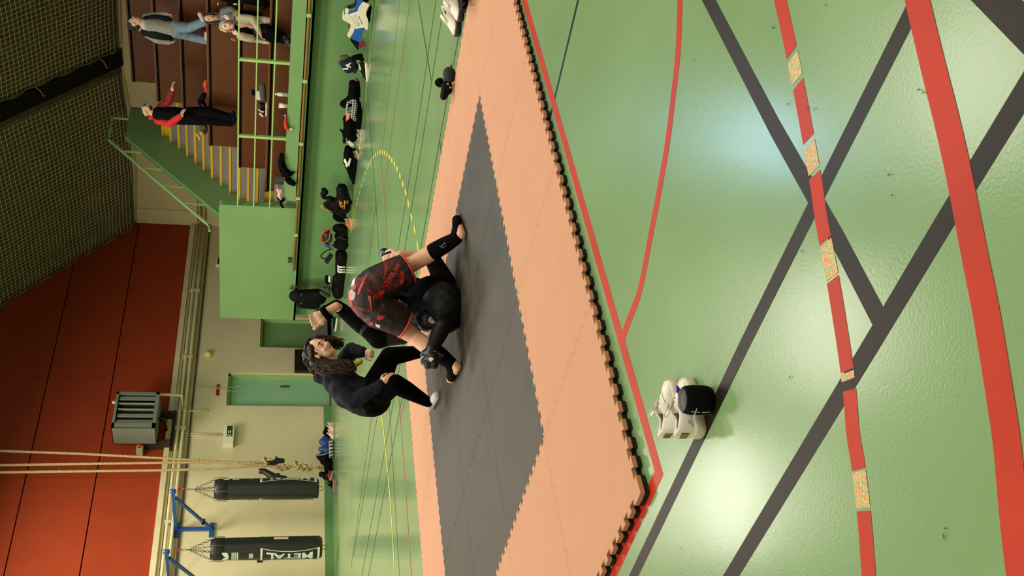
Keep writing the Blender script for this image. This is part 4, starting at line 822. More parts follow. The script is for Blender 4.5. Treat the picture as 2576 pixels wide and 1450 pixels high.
# ================================================================ PEOPLE
skin=M('skin',(222,172,144),.55,.4,var=.06,vscale=14); skinp=M('pale skin',(228,182,156),.55,.4,var=.05,vscale=14); lip=M('lips',(160,84,78),.5); eyew=M('eye white',(214,208,200),.3); eyed=M('dark iris',(26,20,18),.2)
brow=M('dark brow hair',(44,30,22),.8); blkc=M('black sports cloth',(5,5,5),.8,.06,var=.2,vscale=12); nav=M('navy stretch cloth',(12,14,18),.5,.2,var=.12,vscale=10)
U_=-DN
def JD(x,y,D): return P(x,y,D)
def chain(m_,pts): # [(point, radius), ...]
    for (a,ra),(b,rb) in zip(pts,pts[1:]): m_.cap(a,ra,b,rb)
    return m_
def grow(pts,d): return [(p,r+d) for p,r in pts]
def frame(f,u):
    f=V3(f).normalized(); u=V3(u); u=(u-f*u.dot(f)).normalized(); return f,u,u.cross(f) if False else f.cross(u)
def head_on(m_,c,f,u,h=.235,ears=True):
    c=V3(c); f,u,r=frame(f,u); k=h/.235; R=Matrix((r,f,u)).transposed()
    m_.ell(c+u*.022*k-f*.012*k,(.074*k,.096*k,.096*k),R); m_.ell(c-u*.045*k+f*.022*k,(.056*k,.066*k,.072*k),R); m_.ell(c-u*.092*k+f*.052*k,(.026*k,.026*k,.024*k),R)
    m_.cap(c+f*.086*k+u*.012*k,.009*k,c+f*.104*k-u*.026*k,.013*k)
    for s in (-1,1):
        m_.ell(c-u*.028*k+f*.062*k+r*s*.034*k,(.024*k,.024*k,.024*k)); 
        m_.ell(c+f*.099*k-u*.03*k+r*s*.011*k,.010*k)
        if ears: m_.ell(c-u*.008*k-f*.012*k+r*s*.077*k,(.010*k,.02*k,.032*k),R)
    m_.ell(c+u*.032*k+f*.070*k,(.05*k,.022*k,.014*k),R)
    return c,f,u,r,k
def face_on(H,par,browm=None,eyes=True,mouthm=None):
    c,f,u,r,k=H
    for s in (-1,1):
        e=c+f*.077*k+r*s*.031*k+u*.008*k
        MB().ell(e,(.0135*k,.0125*k,.010*k),Matrix((r,f,u)).transposed(),10,7).build('eye',eyew,par)
        MB().ell(e+f*.0105*k-u*.002*k,(.0068*k,.004*k,.0068*k),Matrix((r,f,u)).transposed(),10,7).build('iris',eyed,par)
        MB().ell(e+u*.0062*k+f*.0008*k,(.0150*k,.0136*k,.0088*k),Matrix((r,f,u)).transposed(),12,8).build('upper_lid',skin,par)
        MB().tube([e+r*s*(-.014)*k+u*.011*k+f*.009*k,e+u*.014*k+f*.0125*k,e+r*s*.016*k+u*.010*k+f*.006*k],.0028*k,6).build('eyelid',skin if browm is None else browm,par)
        MB().tube([e+r*s*(-.016)*k+u*.024*k+f*.013*k,e+u*.029*k+f*.014*k,e+r*s*.022*k+u*.022*k+f*.004*k],[.004*k,.005*k,.003*k],6).build('eyebrow',browm or brow,par)
    mp=c-u*.062*k+f*.085*k
    MB().tube([mp+r*.024*k-f*.010*k,mp+r*.010*k+f*.003*k+u*.002*k,mp-r*.010*k+f*.003*k+u*.002*k,mp-r*.024*k-f*.010*k],[.003*k,.0055*k,.0055*k,.003*k],8).build('mouth',mouthm or lip,par)
def hand_on(m_,w,d,pn,th,k=1.,curl=.6,fist=False):    # wrist, finger direction, palm normal (fingers curl that way), thumb side
    w=V3(w); d=V3(d).normalized(); pn=V3(pn); pn=(pn-d*pn.dot(d)).normalized(); t=d.cross(pn); t=t if t.dot(V3(th))>0 else -t
    m_.cap(w,.024*k,w+d*.05*k,.028*k)
    for s in (-1,-.33,.33,1): m_.cap(w+d*.02*k+t*s*.014*k,.016*k,w+d*.088*k+t*s*.030*k,.012*k)
    for i,(s,L) in enumerate(((1,.074),(.33,.082),(-.33,.076),(-1,.060))):
        p=w+d*.088*k+t*s*.030*k; a=.15; 
        for j,l in enumerate((.44,.32,.24)):
            a+=curl*(.75 if j==0 else 1.0); q=p+(d*math.cos(a)+pn*math.sin(a)+t*s*.05)*L*l*k; m_.cap(p,(.0098-.001*j)*k,q,(.0092-.001*j)*k,n=10); p=q
    p=w+d*.022*k+t*.028*k; q=p+(d*.62+t*.75+pn*.25).normalized()*.042*k; m_.cap(p,.0145*k,q,.0115*k); q2=q+(d*.85+t*.15+pn*.5).normalized()*.032*k; m_.cap(q,.011*k,q2,.0095*k); m_.cap(q2,.0095*k,q2+(d*.8-t*.15+pn*.55).normalized()*.022*k,.0085*k)
def person(label,loc): return thing('person',label,'person',loc)
# ---------------------------------------------------------------- fighter in red and black shorts, seen from behind
p1=person('person bending forward in red and black shorts and black shin guards, back to camera',PZ(1165,760,.04))
LH,RH=PZ(1162,922,.04),PZ(1173,590,.04); dl_=depth(LH); dr_=depth(RH)
hipL,hipR=JD(952,782,7.72),JD(952,712,7.72); kneeL,kneeR=JD(1040,846,7.82),JD(1038,664,7.86)
ankL,ankR=JD(1133,913,dl_+.02),JD(1148,600,dr_+.02)
legL=[(hipL,.105),(kneeL,.062),(kneeL.lerp(ankL,.35),.066),(ankL,.040)]; legR=[(hipR,.105),(kneeR,.062),(kneeR.lerp(ankR,.35),.066),(ankR,.040)]
heelL=LH+V3((0,0,.036)); heelR=RH+V3((0,0,.036))
toeL=PZ(1146,950,.04)+V3((.03,.06,.03)); toeR=PZ(1160,560,.04)+V3((.08,.02,.03))
pel=JD(925,747,7.70); chest=JD(955,760,8.12); neck=JD(972,765,8.36)
b=MB(); chain(b,legL); chain(b,legR); b.ell(heelL,(.034,.034,.036)); b.ell(heelR,(.034,.034,.036)); chain(b,[(ankL,.038),(heelL,.034),(toeL,.032)]); chain(b,[(ankR,.038),(heelR,.034),(toeR,.032)])
b.ell(pel,.13); chain(b,[(pel,.13),(chest,.14),(neck,.06)]); H1=head_on(b,JD(985,768,8.50),(FW*.3+DN).normalized(),FW-U_*.2)
shL,shR=JD(985,815,8.15),JD(985,705,8.15); elL,elR=JD(1055,812,8.22),JD(1060,720,8.25); haL,haR=JD(1090,790,8.2),JD(1090,745,8.22)
chain(b,[(shL,.06),(elL,.048),(haL,.032)]); chain(b,[(shR,.06),(elR,.048),(haR,.032)]); hand_on(b,haL,DN,-RT,-FW); hand_on(b,haR,DN,RT,-FW)
blob('body',b,skin,p1,.0085,4); 
g=MB(); chain(g,[(pel.lerp(chest,.15),.145),(chest,.152),(neck,.07)]); chain(g,grow([(shL,.06),(elL,.048),(haL.lerp(elL,.2),.034)],.010)); chain(g,grow([(shR,.06),(elR,.048),(haR.lerp(elR,.2),.034)],.010)); blob('rash_guard',g,blkc,p1,.011,4)
face_on(H1,p1); hm=MB(); hm.ell(JD(985,768,8.50)+FW*.02,(.082,.1,.1)); blob('hair',hm,brow,p1,.012,2)
# shorts
shm=bpy.data.materials.new('red and black printed cloth'); shm.use_nodes=True; nt=shm.node_tree; b_=nt.nodes['Principled BSDF']; b_.inputs['Roughness'].default_value=.6
tn=nt.nodes.new('ShaderNodeTexCoord'); n1=nt.nodes.new('ShaderNodeTexNoise'); n1.inputs['Scale'].default_value=7.5; n1.inputs['Detail'].default_value=6; n1.inputs['Roughness'].default_value=.7; n1.inputs['Distortion'].default_value=1.5
r1=nt.nodes.new('ShaderNodeValToRGB'); e=r1.color_ramp.elements; e[0].position=.47; e[0].color=(.006,.005,.005,1); e[1].position=.55; e[1].color=(.05,.005,.007,1); q_=e.new(.64); q_.color=(.24,.014,.012,1)
nt.links.new(tn.outputs['Object'],n1.inputs['Vector']); nt.links.new(n1.outputs['Fac'],r1.inputs['Fac']); nt.links.new(r1.outputs['Color'],b_.inputs['Base Color'])
hemL,hemR=JD(1004,806,7.78),JD(1010,684,7.78)
g=MB(); Rp=Matrix((RT,FW,U_)).transposed()
g.ell(JD(928,745,7.72),(.185,.17,.15),Rp); g.ell(JD(905,738,7.74),(.125,.13,.09),Rp); chain(g,[(JD(945,776,7.73),.150),(hemL,.125)]); chain(g,[(JD(948,718,7.73),.150),(hemR,.130)])
sho=blob('shorts',g,shm,p1,.009,5,(.014,.09))
# trim the rounded ends of the legs of the shorts flat, as hems
def cut_plane(o,co,no):
    bm=bmesh.new(); bm.from_mesh(o.data); g_=bm.verts[:]+bm.edges[:]+bm.faces[:]; bmesh.ops.bisect_plane(bm,geom=g_,plane_co=co,plane_no=no,clear_outer=True); bm.to_mesh(o.data); bm.free()
redp=M('red piping',(214,58,48),.5); redb=M('red print',(172,36,32),.6,var=.55,vscale=22)
for hem,hip_,nm in ((hemL,JD(945,776,7.73),'l'),(hemR,JD(948,718,7.73),'r')):
    ax=(hem-hip_).normalized(); co=hem+ax*.055
    bm=bmesh.new(); bm.from_mesh(sho.data); 
    geom=[f for f in bm.faces if (f.calc_center_median()-hem).length<.26 ]; geom=list({v for f in geom for v in f.verts})+list({e_ for f in geom for e_ in f.edges})+geom
    res=bmesh.ops.bisect_plane(bm,geom=geom,plane_co=co,plane_no=ax,clear_outer=True); 
    rim=[v.co.copy() for v in res['geom_cut'] if isinstance(v,bmesh.types.BMVert)]; bm.to_mesh(sho.data); bm.free()
    c_=sum(rim,V3())/max(1,len(rim)); u=ax.orthogonal().normalized(); w=ax.cross(u); rim.sort(key=lambda p: math.atan2((p-c_).dot(w),(p-c_).dot(u))); rim=rim[::3]
    if len(rim)>4: MB().tube(rim,.0085,6,closed=True).build('hem_piping',redp,p1)
tr=bvh(sho); pt=lambda pts,nm,m_,cu=3: print_poly(tr,pts,nm,m_,sho,cu,7.7,.004)
print_text(tr,'VENUM','lettering',redb,sho,(986,695),(1.0*11,-17.0),(-15,-8),.03,7.7,.005)
print_text(tr,'WARRIOR','lettering',redb,sho,(912,777),(9.0,2.2),(3.6,-9.5),.02,7.7,.005)
pt([(1006,686),(1014,684),(1018,692),(1014,712),(1008,718),(1004,705)],'red_panel',redb); pt([(963,700),(966,702),(974,682),(969,680)],'red_panel',redb)
pt([(925,744),(933,745),(935,786),(931,770)],'red_flash',M('soft red print',(206,92,86),.6)); pt([(938,745),(941,745),(939,768)],'red_flash',M('soft red print',(206,92,86),.6))
pt([(952,793),(969,794),(963,803),(952,806),(950,800)],'red_emblem',redb); pt([(948,738),(958,733),(967,730),(966,738),(958,744),(951,742)],'red_emblem',redb)
pt([(901,736),(906,720),(920,694),(925,690),(916,712),(905,738)],'red_cord',redp); pt([(900,738),(905,735),(905,741),(900,742)],'red_cord',redp)
pt([(884,722),(888,704),(896,699),(892,718)],'white_patch',M('white waist print',(214,206,200),.6)); pt([(880,734),(885,728),(896,738),(893,752),(887,757),(879,752)],'grey_patch',M('grey waist print',(178,160,156),.6)); pt([(884,722),(886,716),(897,720),(896,729),(888,729)],'red_patch',redb); pt([(877,760),(884,756),(889,764),(889,778),(884,770)],'red_patch',redb); pt([(878,742),(880,734),(884,737),(883,757),(878,757)],'red_patch',redb); pt([(928,807),(939,812),(939,818),(929,818)],'red_patch',redb)
for pts in ([(945,814),(957,818),(955,826),(945,820)],): pt(pts,'white_tag',M('white waist print',(214,206,200),.6))
# shin guards
for ank,knee,heel,toe,lab in ((ankL,kneeL,heelL,toeL,'left'),(ankR,kneeR,heelR,toeR,'right')):
    top=knee.lerp(ank,.52 if lab=='left' else .50); g=MB(); chain(g,[(top,.068),(top.lerp(ank,.5),.063),(ank,.050)]); ins=heel.lerp(toe,.42)+V3((0,0,.012)); 
    chain(g,[(ank,.048),(ins,.042),(heel.lerp(toe,.86),.036)]); chain(g,[(ank.lerp(heel,.25)-FW*.004,.042),(ins,.042)])
    sg=blob('shin_guard',g,M('black guard cloth',(7,7,7),.85,.06,var=.15,vscale=15),p1,.008,3); t_=bvh(sg)
    c_=proj(top.lerp(ank,.42)); dd=V3(proj(ank))-V3(proj(top)) if False else None
    px0,px1=proj(top),proj(ank); dx,dy=px1[0]-px0[0],px1[1]-px0[1]; L=math.hypot(dx,dy); dx/=L; dy/=L; nx,ny=-dy,dx
    cx,cy=px0[0]+dx*L*.42,px0[1]+dy*L*.42
    for a,bq in (((-9,-5),(-3,4)),((-3,4),(6,2)),((-4,-1),(8,-6)),((2,-5),(9,-1)),((-8,2),(-2,-4))):
        q=[lay(t_,cx+dx*(a[0]+(bq[0]-a[0])*i/4)+nx*(a[1]+(bq[1]-a[1])*i/4),cy+dy*(a[0]+(bq[0]-a[0])*i/4)+ny*(a[1]+(bq[1]-a[1])*i/4),.001,7.7) for i in range(5)]
        MB().tube(q,.0035,5).build('emblem_stroke',M('grey guard print',(92,92,88),.6),sg)
# ---------------------------------------------------------------- opponent on the mat
p2=person('person curled on the mat under the bending fighter, black clothes, navy sleeves and headguard',PZ(1163,770,.04))
hip2=JD(1122,770,7.92); mid=JD(1085,740,8.0); up2=JD(1072,745,8.15)
b=MB(); chain(b,[(hip2,.15),(mid,.13),(up2,.12)])
sA,eA,wA=JD(1128,815,7.86),JD(1114,822,7.62),JD(1083,884,7.56)
armA=[(sA,.065),(eA,.056),(eA.lerp(wA,.35),.055),(wA,.034)]; chain(b,armA)
sB,eB,wB=JD(1120,712,8.02),JD(1088,652,8.16),JD(1006,641,7.98)
armB=[(sB,.075),(eB,.058),(eB.lerp(wB,.35),.054),(wB,.034)]; chain(b,armB); hand_on(b,wB,(U_-RT*.42),FW,RT,1.05,.5)
H2=head_on(b,JD(1086,812,7.92),-U_*.2-RT*.75-FW*.15,U_*.3-FW*.2-RT*.0+U_*.5,.225)
knA,anA=JD(952,852,8.06),JD(868,786,8.14); legA=[(JD(1045,800,8.12),.10),(JD(1010,838,8.08),.085),(knA,.062),(knA.lerp(anA,.4),.058),(anA,.038)]; chain(b,legA)
knB,anB=JD(975,700,8.5),JD(985,720,8.75); legB=[(JD(1045,745,8.2),.10),(knB,.06),(anB,.04)]; chain(b,legB); b.cap(anB,.035,anB+U_*.16,.03)
# raised foot, sole towards the camera
hl=JD(846,771,8.08); bl=JD(803,801,8.02); fd=(bl-hl).normalized(); sd=FW.cross(fd).normalized()
sgn=1 if proj(bl+sd*.05)[1]>proj(bl)[1] else -1; sd=sd*sgn      # sd: towards the big toe (image bottom)
b.ell(hl,(.034,.034,.034)); chain(b,[(hl,.034),(hl.lerp(bl,.5)-sd*.012,.030),(bl-sd*.024,.030)]); chain(b,[(hl,.03),(hl.lerp(bl,.6)+sd*.008+FW*.012,.027),(bl+sd*.032,.032)]); b.cap(anA,.04,hl+FW*.03,.036); b.ell(bl-sd*.036,.026); b.ell(bl,.03)
for i,(s,L,r) in enumerate(((.040,.062,.0165),(.010,.060,.0112),(-.013,.054,.0105),(-.034,.045,.010),(-.053,.032,.0095))): q=bl+sd*s*1.0+fd*.012; b.cap(q,r*.9,q+fd*L+sd*s*.12-FW*.012,r)
blob('body',b,skinp,p2,.0056,2)
hl2=MB()
for (s,L,r) in ((.030,.05,.0155),): pass
g=MB(); chain(g,[(up2,.13),(mid,.145),(hip2.lerp(mid,.5),.15)]); chain(g,[(sB,.085),(eB,.066)]); chain(g,[(mid,.14),(sB,.085)]); blob('shirt',g,blkc,p2,.010,5)
g=MB(); g.ell(hip2,.158); g.ell(JD(1136,800,7.88),.098); chain(g,[(hip2.lerp(mid,.35),.163),(hip2,.17)]); chain(g,grow(legA[:-1]+[(anA,.04)],.009)); chain(g,grow(legB,.01)); chain(g,[(hip2,.15),(JD(1045,800,8.12),.11)]); chain(g,[(hip2,.15),(JD(1045,745,8.2),.11)]); blob('leggings',g,nav,p2,.010,5)
g=MB(); chain(g,grow(armA,.008)); blob('sleeve',g,nav,p2,.008,4)
g=MB(); kp=knA; chain(g,[(legA[1][0].lerp(kp,.7),.082),(kp,.080),(kp.lerp(anA,.3),.070)]); blob('knee_pad',g,blkc,p2,.010,4,(.008,.06))
g=MB(); chain(g,[(kp.lerp(anA,.45),.070),(anA.lerp(kp,.3),.066),(anA,.056),(anA.lerp(hl,.55)+FW*.03,.050)]); 
blob('shin_guard',g,M('black guard cloth',(7,7,7),.85,.06,var=.15,vscale=15),p2,.009,4)
g=MB(); md=hl.lerp(bl,.58); 
ring=[md-fd*.0+sd*(.060*math.cos(a)-.003)+FW*(.044*math.sin(a)) for a in [2*math.pi*i/20 for i in range(20)]]
vs=[]; 
for p in ring: vs+=[p-fd*.024,p+fd*.024]
o=MB().add(vs,[(2*i,2*i+1,(2*i+3)%40,(2*i+2)%40) for i in range(20)],0,True).build('foot_strap',blkc,p2); q=o.modifiers.new('s','SOLIDIFY'); q.thickness=.006; bake(o)
g=MB(); chain(g,[(anA+FW*.02-sd*.02,.05),(hl+FW*.045-sd*.01,.045),(bl+FW*.05-sd*.04,.032)]); blob('instep_guard',g,blkc,p2,.009,3)
# headguard with ear opening
c,f,u,r,k=H2; R_h=Matrix((r,f,u)).transposed(); nvg=M('navy headguard',(22,27,52),.4,.4)
cy=(CAM-c).normalized(); su=1 if r.dot(cy)>0 else -1
er=c+r*su*.078
g=MB(); g.ell(c+u*.02-f*.02,(.086,.098,.098),R_h); blob('headguard',g,nvg,p2,.009,2)
g=MB(); g.tube([er+r*su*.012+(f*math.cos(a)*.040+u*math.sin(a)*.050) for a in [2*math.pi*i/20 for i in range(20)]],.013,8,closed=True); g.build('ear_rim',nvg,p2)
g=MB(); g.ell(er+r*su*.006,(.012,.036,.046),R_h); g.tube([er+r*su*.018+(f*math.cos(a)*.024+u*math.sin(a)*.034) for a in [2*math.pi*i/16 for i in range(13)]],[.008]*13,6); g.build('ear',skinp,p2); g=MB(); g.ell(er+r*su*.016-f*.002-u*.006,(.006,.012,.016),R_h); g.build('ear_hollow',M('ear shadow skin',(120,66,52),.7),p2)
face_on(H2,p2)
# gloves
g=MB(); gc=wA+(wA-eA).normalized()*.07; gx=(wA-eA).normalized(); 
for x,y,D,r_ in ((1072,894,7.55,.045),(1088,902,7.52,.05),(1072,908,7.53,.045),(1092,918,7.5,.035),(1076,918,7.5,.035),(1084,888,7.55,.045)): g.ell(JD(x,y,D),r_)
chain(g,[(wA.lerp(eA,.1),.046),(JD(1080,900,7.53),.05)]); gl=blob('glove',g,M('black glossy glove',(20,22,20),.3,.5),p2,.009,3); tg_=bvh(gl)
print_poly(tg_,[(1078,903),(1086,899),(1092,904),(1083,911)],'white_print',whp,gl,2,7.5,.003)
g=MB(); q0=lay(bvh(*[o for o in p2.children if o.name.startswith('sleeve')]),1087,887,.006,7.5); 
g.obox(q0,(DN*.014-RT*.006,RT*.016+DN*.008,FW*.004)).build('wrist_tag',M('white glove tag',(214,206,184),.5),p2)
for x,y in ((1071,908),(1076,913)): MB().ell(lay(tg_,x,y,.0,7.5),.006).build('vent_hole',black,gl)
g=MB(); gB=JD(972,643,8.06); g.ell(gB,(.054,.05,.05)); g.ell(JD(968,638,8.07),.045); chain(g,[(gB,.045),(JD(996,642,8.05),.036)]); blob('glove',g,M('black glossy glove',(20,22,20),.3,.5),p2,.009,3)
# ---------------------------------------------------------------- woman crouching
p3=person('woman with long curly brown hair crouching in navy hoodie, black leggings and white socks',PZ(1100,990,.04))
D3=8.75; hc3=JD(806,880,D3+.06); f3=RT*.66+DN*.42-FW*.58; u3=U_*.86+RT*.36
che=JD(852,955,D3+.12); mid3=JD(884,988,D3+.08); hip3=JD(930,1000,D3+.05); nk=JD(836,910,D3+.1)
sN,eN,wN=JD(856,982,D3-.03),JD(888,1012,D3-.12),JD(958,968,D3-.17); sF,eF,wF=JD(862,918,D3+.30),JD(884,882,D3+.32),JD(913,886,D3+.2)
knN,anN=JD(994,966,D3-.14),JD(1076,1012,D3-.02); knF,anF=JD(980,898,D3+.25),JD(1070,884,D3+.35)
soN=PZ(1092,1022,.04); 
b=MB(); H3=head_on(b,hc3,f3,u3,.235); chain(b,[(JD(826,893,D3+.09),.05),(nk,.052),(che,.12),(mid3,.13),(hip3,.145)])
aN=[(sN,.062),(eN,.050),(wN,.030)]; aF=[(sF,.06),(eF,.05),(wF,.030)]; chain(b,aN); chain(b,aF); chain(b,[(che,.1),(sF,.06)]); chain(b,[(che,.1),(sN,.06)])
hand_on(b,wN,(DN*.75+RT*.6-FW*.05),FW*.8+DN*.25-RT*.2,RT-DN*.6,.95,.42); hand_on(b,wF,(DN*.75-RT*.1-FW*.45),DN*.5+FW*.6-RT*.2,-RT,.9,1.15)
lN=[(hip3+DN*.02,.125),(JD(960,985,D3-.05),.105),(knN,.072),(knN.lerp(anN,.35),.066),(anN,.036)]; lF=[(hip3+FW*.1,.125),(knF,.075),(knF.lerp(anF,.35),.064),(anF,.038)]; chain(b,lN); chain(b,lF)
toN=PZ(1106,996,.04)+V3((0,0,.028)); hlN=soN+V3((0,0,.036)); chain(b,[(anN,.036),(hlN,.034),(toN,.028)]); foF=PZ(1084,886,.04)+V3((0,0,.035)); chain(b,[(anF,.036),(foF,.034),(foF+V3((.08,-.16,-.008)),.028)])
blob('body',b,skinp,p3,.0075,3); face_on(H3,p3)
hood=M('navy hoodie',(17,20,31),.9,.25,var=.12,vscale=10,bump=.1,bscale=200)
g=MB(); chain(g,[(nk.lerp(che,.35),.085),(che,.142),(mid3,.155),(JD(922,1003,D3+.05),.16)]); chain(g,grow(aN,.018)); chain(g,grow(aF,.018)); chain(g,[(che,.12),(sF,.075)]); chain(g,[(che,.12),(sN,.078)]); chain(g,[(JD(830,945,D3+.12),.055),(JD(812,952,D3+.14),.055),(JD(800,950,D3+.16),.048)]); chain(g,[(JD(800,950,D3+.16),.045),(JD(812,930,D3+.18),.05)])
blob('hoodie',g,hood,p3,.010,4,(.022,.09))
g=MB(); g.ell(JD(936,1002,D3+.05),.165); chain(g,grow(lN,.010)); chain(g,grow(lF,.012)); blob('leggings',g,M('black leggings',(3,3,3),.85,.05),p3,.010,4)
g=MB(); chain(g,grow([(anN.lerp(hlN,.35),.034),(hlN,.036),(toN,.029)],.006)); blob('sock',g,M('white sock',(206,196,196),.85,var=.04,vscale=30),p3,.008,3)
g=MB(); chain(g,grow([(anF,.034),(foF,.036),(foF+V3((.08,-.16,-.008)),.029)],.006)); blob('sock',g,M('white sock',(206,196,196),.85,var=.04,vscale=30),p3,.008,3)
ne=MB(); chain(ne,[(JD(890,918,D3+.2),.034),(JD(906,910,D3+.2),.026)]); blob('neon_shirt',ne,M('neon yellow cloth',(206,206,60),.7),p3,.009,3)
c,f,u,r,k=H3; hairm=M('curly brown hair',(42,28,19),.5,.3,var=.4,vscale=30); R3=Matrix((r,f,u)).transposed()
g=MB(); g.ell(c+u*.034-f*.035,(.092,.096,.100),R3); g.ell(c-u*.03-f*.075,(.09,.06,.11),R3)
for s in (-1,1): chain(g,[(c+u*.075+r*s*.055+f*.015,.034),(c+u*.02+r*s*.078-f*.055,.034),(c-u*.07+r*s*.07-f*.065,.045)])
L1=[JD(797,912,D3+.06),JD(822,926,D3+.02),JD(856,925,D3+.0),JD(888,926,D3-.02)]; L2=[JD(792,858,D3+.16),JD(826,860,D3+.2),JD(858,866,D3+.25)]; L3=[JD(780,895,D3+.16),JD(800,925,D3+.16),JD(812,940,D3+.16)]
chain(g,list(zip(L1,(.06,.066,.062,.035)))); chain(g,list(zip(L2,(.04,.045,.03)))); chain(g,list(zip(L3,(.07,.065,.04))))
hr_=blob('hair',g,hairm,p3,.008,2,(.028,.028))
rnd=random.Random(3); cu=MB()
def curl(path,rad,side,n_=26):
    P_=spl([V3(p) for p in path],8); ph=rnd.random()*6.28; a0=rnd.random()*6.28; turns=rnd.uniform(1.5,3); N=len(P_); s0=rnd.uniform(0,.25); s1=rnd.uniform(.8,1.12); q=[]
    for i in range(n_+1):
        s=s0+(s1-s0)*i/n_; x=s*(N-1); k=min(int(x),N-2); p=P_[k]+(P_[k+1]-P_[k])*(x-k); t=(P_[k+1]-P_[k]).normalized(); u0=t.orthogonal().normalized(); w0=t.cross(u0)
        rr_=rad*(1.0-.25*s); a=ph+turns*6.283*s
        q.append(p+(u0*math.cos(a0)+w0*math.sin(a0))*rr_+(u0*math.cos(a)+w0*math.sin(a))*(.007+.010*s))
    cu.tube(q,[.0062*(1-.7*(i/n_)**2) for i in range(n_+1)],6)
for i in range(120): curl(L1,.066,0)
for i in range(70): curl(L2,.046,0)
for i in range(70): curl(L3,.07,0)
for i in range(60):
    a=rnd.choice((-1,1))*rnd.uniform(.15,1); curl([c+u*.128+r*a*.03+f*.02,c+u*.10+r*a*.07-f*.03,c+u*.0+r*(a/abs(a))*.10-f*.06,c-u*.09+r*(a/abs(a))*.09-f*.07],.006,0)
o=cu.build('curls',hairm,hr_); o['kind']='stuff'
# ---------------------------------------------------------------- people on the stand
def stand_person(label,loc): return person(label,loc)
def quick(pts,X): return [(PX(x,y,X+(o[0] if o else 0)),r) for x,y,r,*o in pts]
SC=.0065
# man in grey hoodie, dark vest and jeans
X1=14.98; q=lambda pts: [(PX(x,y,X1+(o[0] if o else 0)),r*SC) for x,y,r,*o in pts]
p4=person('person in grey hoodie, black padded vest and pale jeans walking along a high bench',V3((X1,PX(522,75,X1).y,2.71)))
b=MB(); hh=PX(338,58,X1); H4=head_on(b,hh,RT*.9-FW*.35+U_*.25,U_+RT*-.05,.25); chain(b,q([(350,60,9),(362,62,11)])); chain(b,q([(370,62,19),(400,66,19),(432,72,20)]))
aN=q([(366,84,9,-.05),(396,100,8.5,-.1),(424,106,5.5,-.12)]); aF=q([(368,42,8.5,.1),(395,38,7.5,.1),(419,35,5,.08)]); chain(b,aN); chain(b,aF)
hand_on(b,aN[-1][0],DN+RT*-.1,RT*.6-FW*.2,RT,.9,.5); hand_on(b,aF[-1][0],DN-RT*.2,-RT,-FW,.9,.6)
lR=q([(438,66,15),(474,70,12),(512,56,10)]); lL=q([(438,80,15),(476,90,12,.1),(518,102,10,.1)]); chain(b,lR); chain(b,lL); blob('body',b,skinp,p4,.013,3); face_on(H4,p4)
grh=M('grey hoodie cloth',(146,146,138),.9,.2,var=.08,vscale=10); jean=M('pale blue denim',(128,148,172),.85,.25,var=.12,vscale=12)
g=MB(); chain(g,q([(362,62,13),(375,62,21),(402,66,21),(430,70,21)])); chain(g,grow(aN,.016)); chain(g,grow(aF,.014)); chain(g,q([(356,74,8,-.03),(352,66,9,.05),(358,52,7)])); blob('hoodie',g,grh,p4,.014,3,(.02,.08))
vst=M('black padded vest',(11,11,11),.7,.2); g=MB(); chain(g,q([(366,80,14,-.05),(390,84,17,-.06),(412,90,16,-.06),(424,93,14,-.05)])); chain(g,q([(365,46,6,.0),(390,42,6,.02),(415,46,8,.02),(428,50,6,.02)])); vo=blob('vest',g,vst,p4,.014,3)
tv_=bvh(vo)
for k_ in range(7): x=388+6*k_; MB().tube([lay(tv_,x+dy*.12,72+dy*3.6+k_*.8,.002,17) for dy in range(8)],.006,5).build('quilt_seam',M('vest seam',(8,8,8),.8),vo)
g=MB(); chain(g,grow(lR,.012)); chain(g,grow(lL,.012)); chain(g,q([(430,72,20),(442,74,19)])); chain(g,q([(500,60,11),(512,56,12.5)])); blob('jeans',g,jean,p4,.014,3,(.015,.09))
def qshoe(par,a,b_,mat,r=.045): m_=MB(); m_.cap(a,r,b_,r*.85); m_.cap(a+V3((0,0,.03)),r*.8,a.lerp(b_,.5),r*.8); return blob('shoe',m_,mat,par,.012,3)
qshoe(p4,PX(516,56,X1),PX(503,36,X1-.05),M('white shoe',(206,198,176),.6),.052); qshoe(p4,PX(520,100,X1+.1),PX(519,84,X1-.05),M('white shoe',(206,198,176),.6),.045)
c,f,u,r,k=H4; g=MB(); g.ell(c+u*.05-f*.028,(.086,.102,.086),Matrix((r,f,u)).transposed()); g.ell(c-f*.07-u*.03,(.07,.05,.07),Matrix((r,f,u)).transposed()); blob('hair',g,M('dark hair',(26,22,18),.7),p4,.013,2,(.01,.03))
# coach in red sleeves
X2=14.3; q=lambda pts: [(PX(x,y,X2+(o[0] if o else 0)),r*.0064) for x,y,r,*o in pts]
p5=person('bearded person in black vest and red sleeves standing on the stand beside the stairs',V3((X2,PX(592,300,X2).y,2.14)))
b=MB(); H5=head_on(b,PX(368,278,X2),RT*.85-FW*.45+DN*.1,U_,.25); chain(b,q([(380,283,10),(392,287,12)])); chain(b,q([(402,288,20),(440,291,25),(472,294,22)]))
aN=q([(396,304,9.5,-.08),(428,311,9,-.16),(457,290,6.5,-.25)]); aF=q([(402,270,9,.12),(424,258,8.5,.1),(434,226,6,.0)]); chain(b,aN); chain(b,aF); hand_on(b,aN[-1][0],RT*.8+DN*.3,FW*.6+DN*.3,U_,1.0,.5); hand_on(b,aF[-1][0],RT+DN*.05,DN*.8,U_,1.05,.4)
lN=q([(475,300,15,-.03),(528,303,12.5,-.03),(580,309,9)]); lF=q([(475,284,15,.05),(526,282,12.5,.05),(576,294,9,.05)]); chain(b,lN); chain(b,lF); blob('body',b,skin,p5,.013,3); face_on(H5,p5)
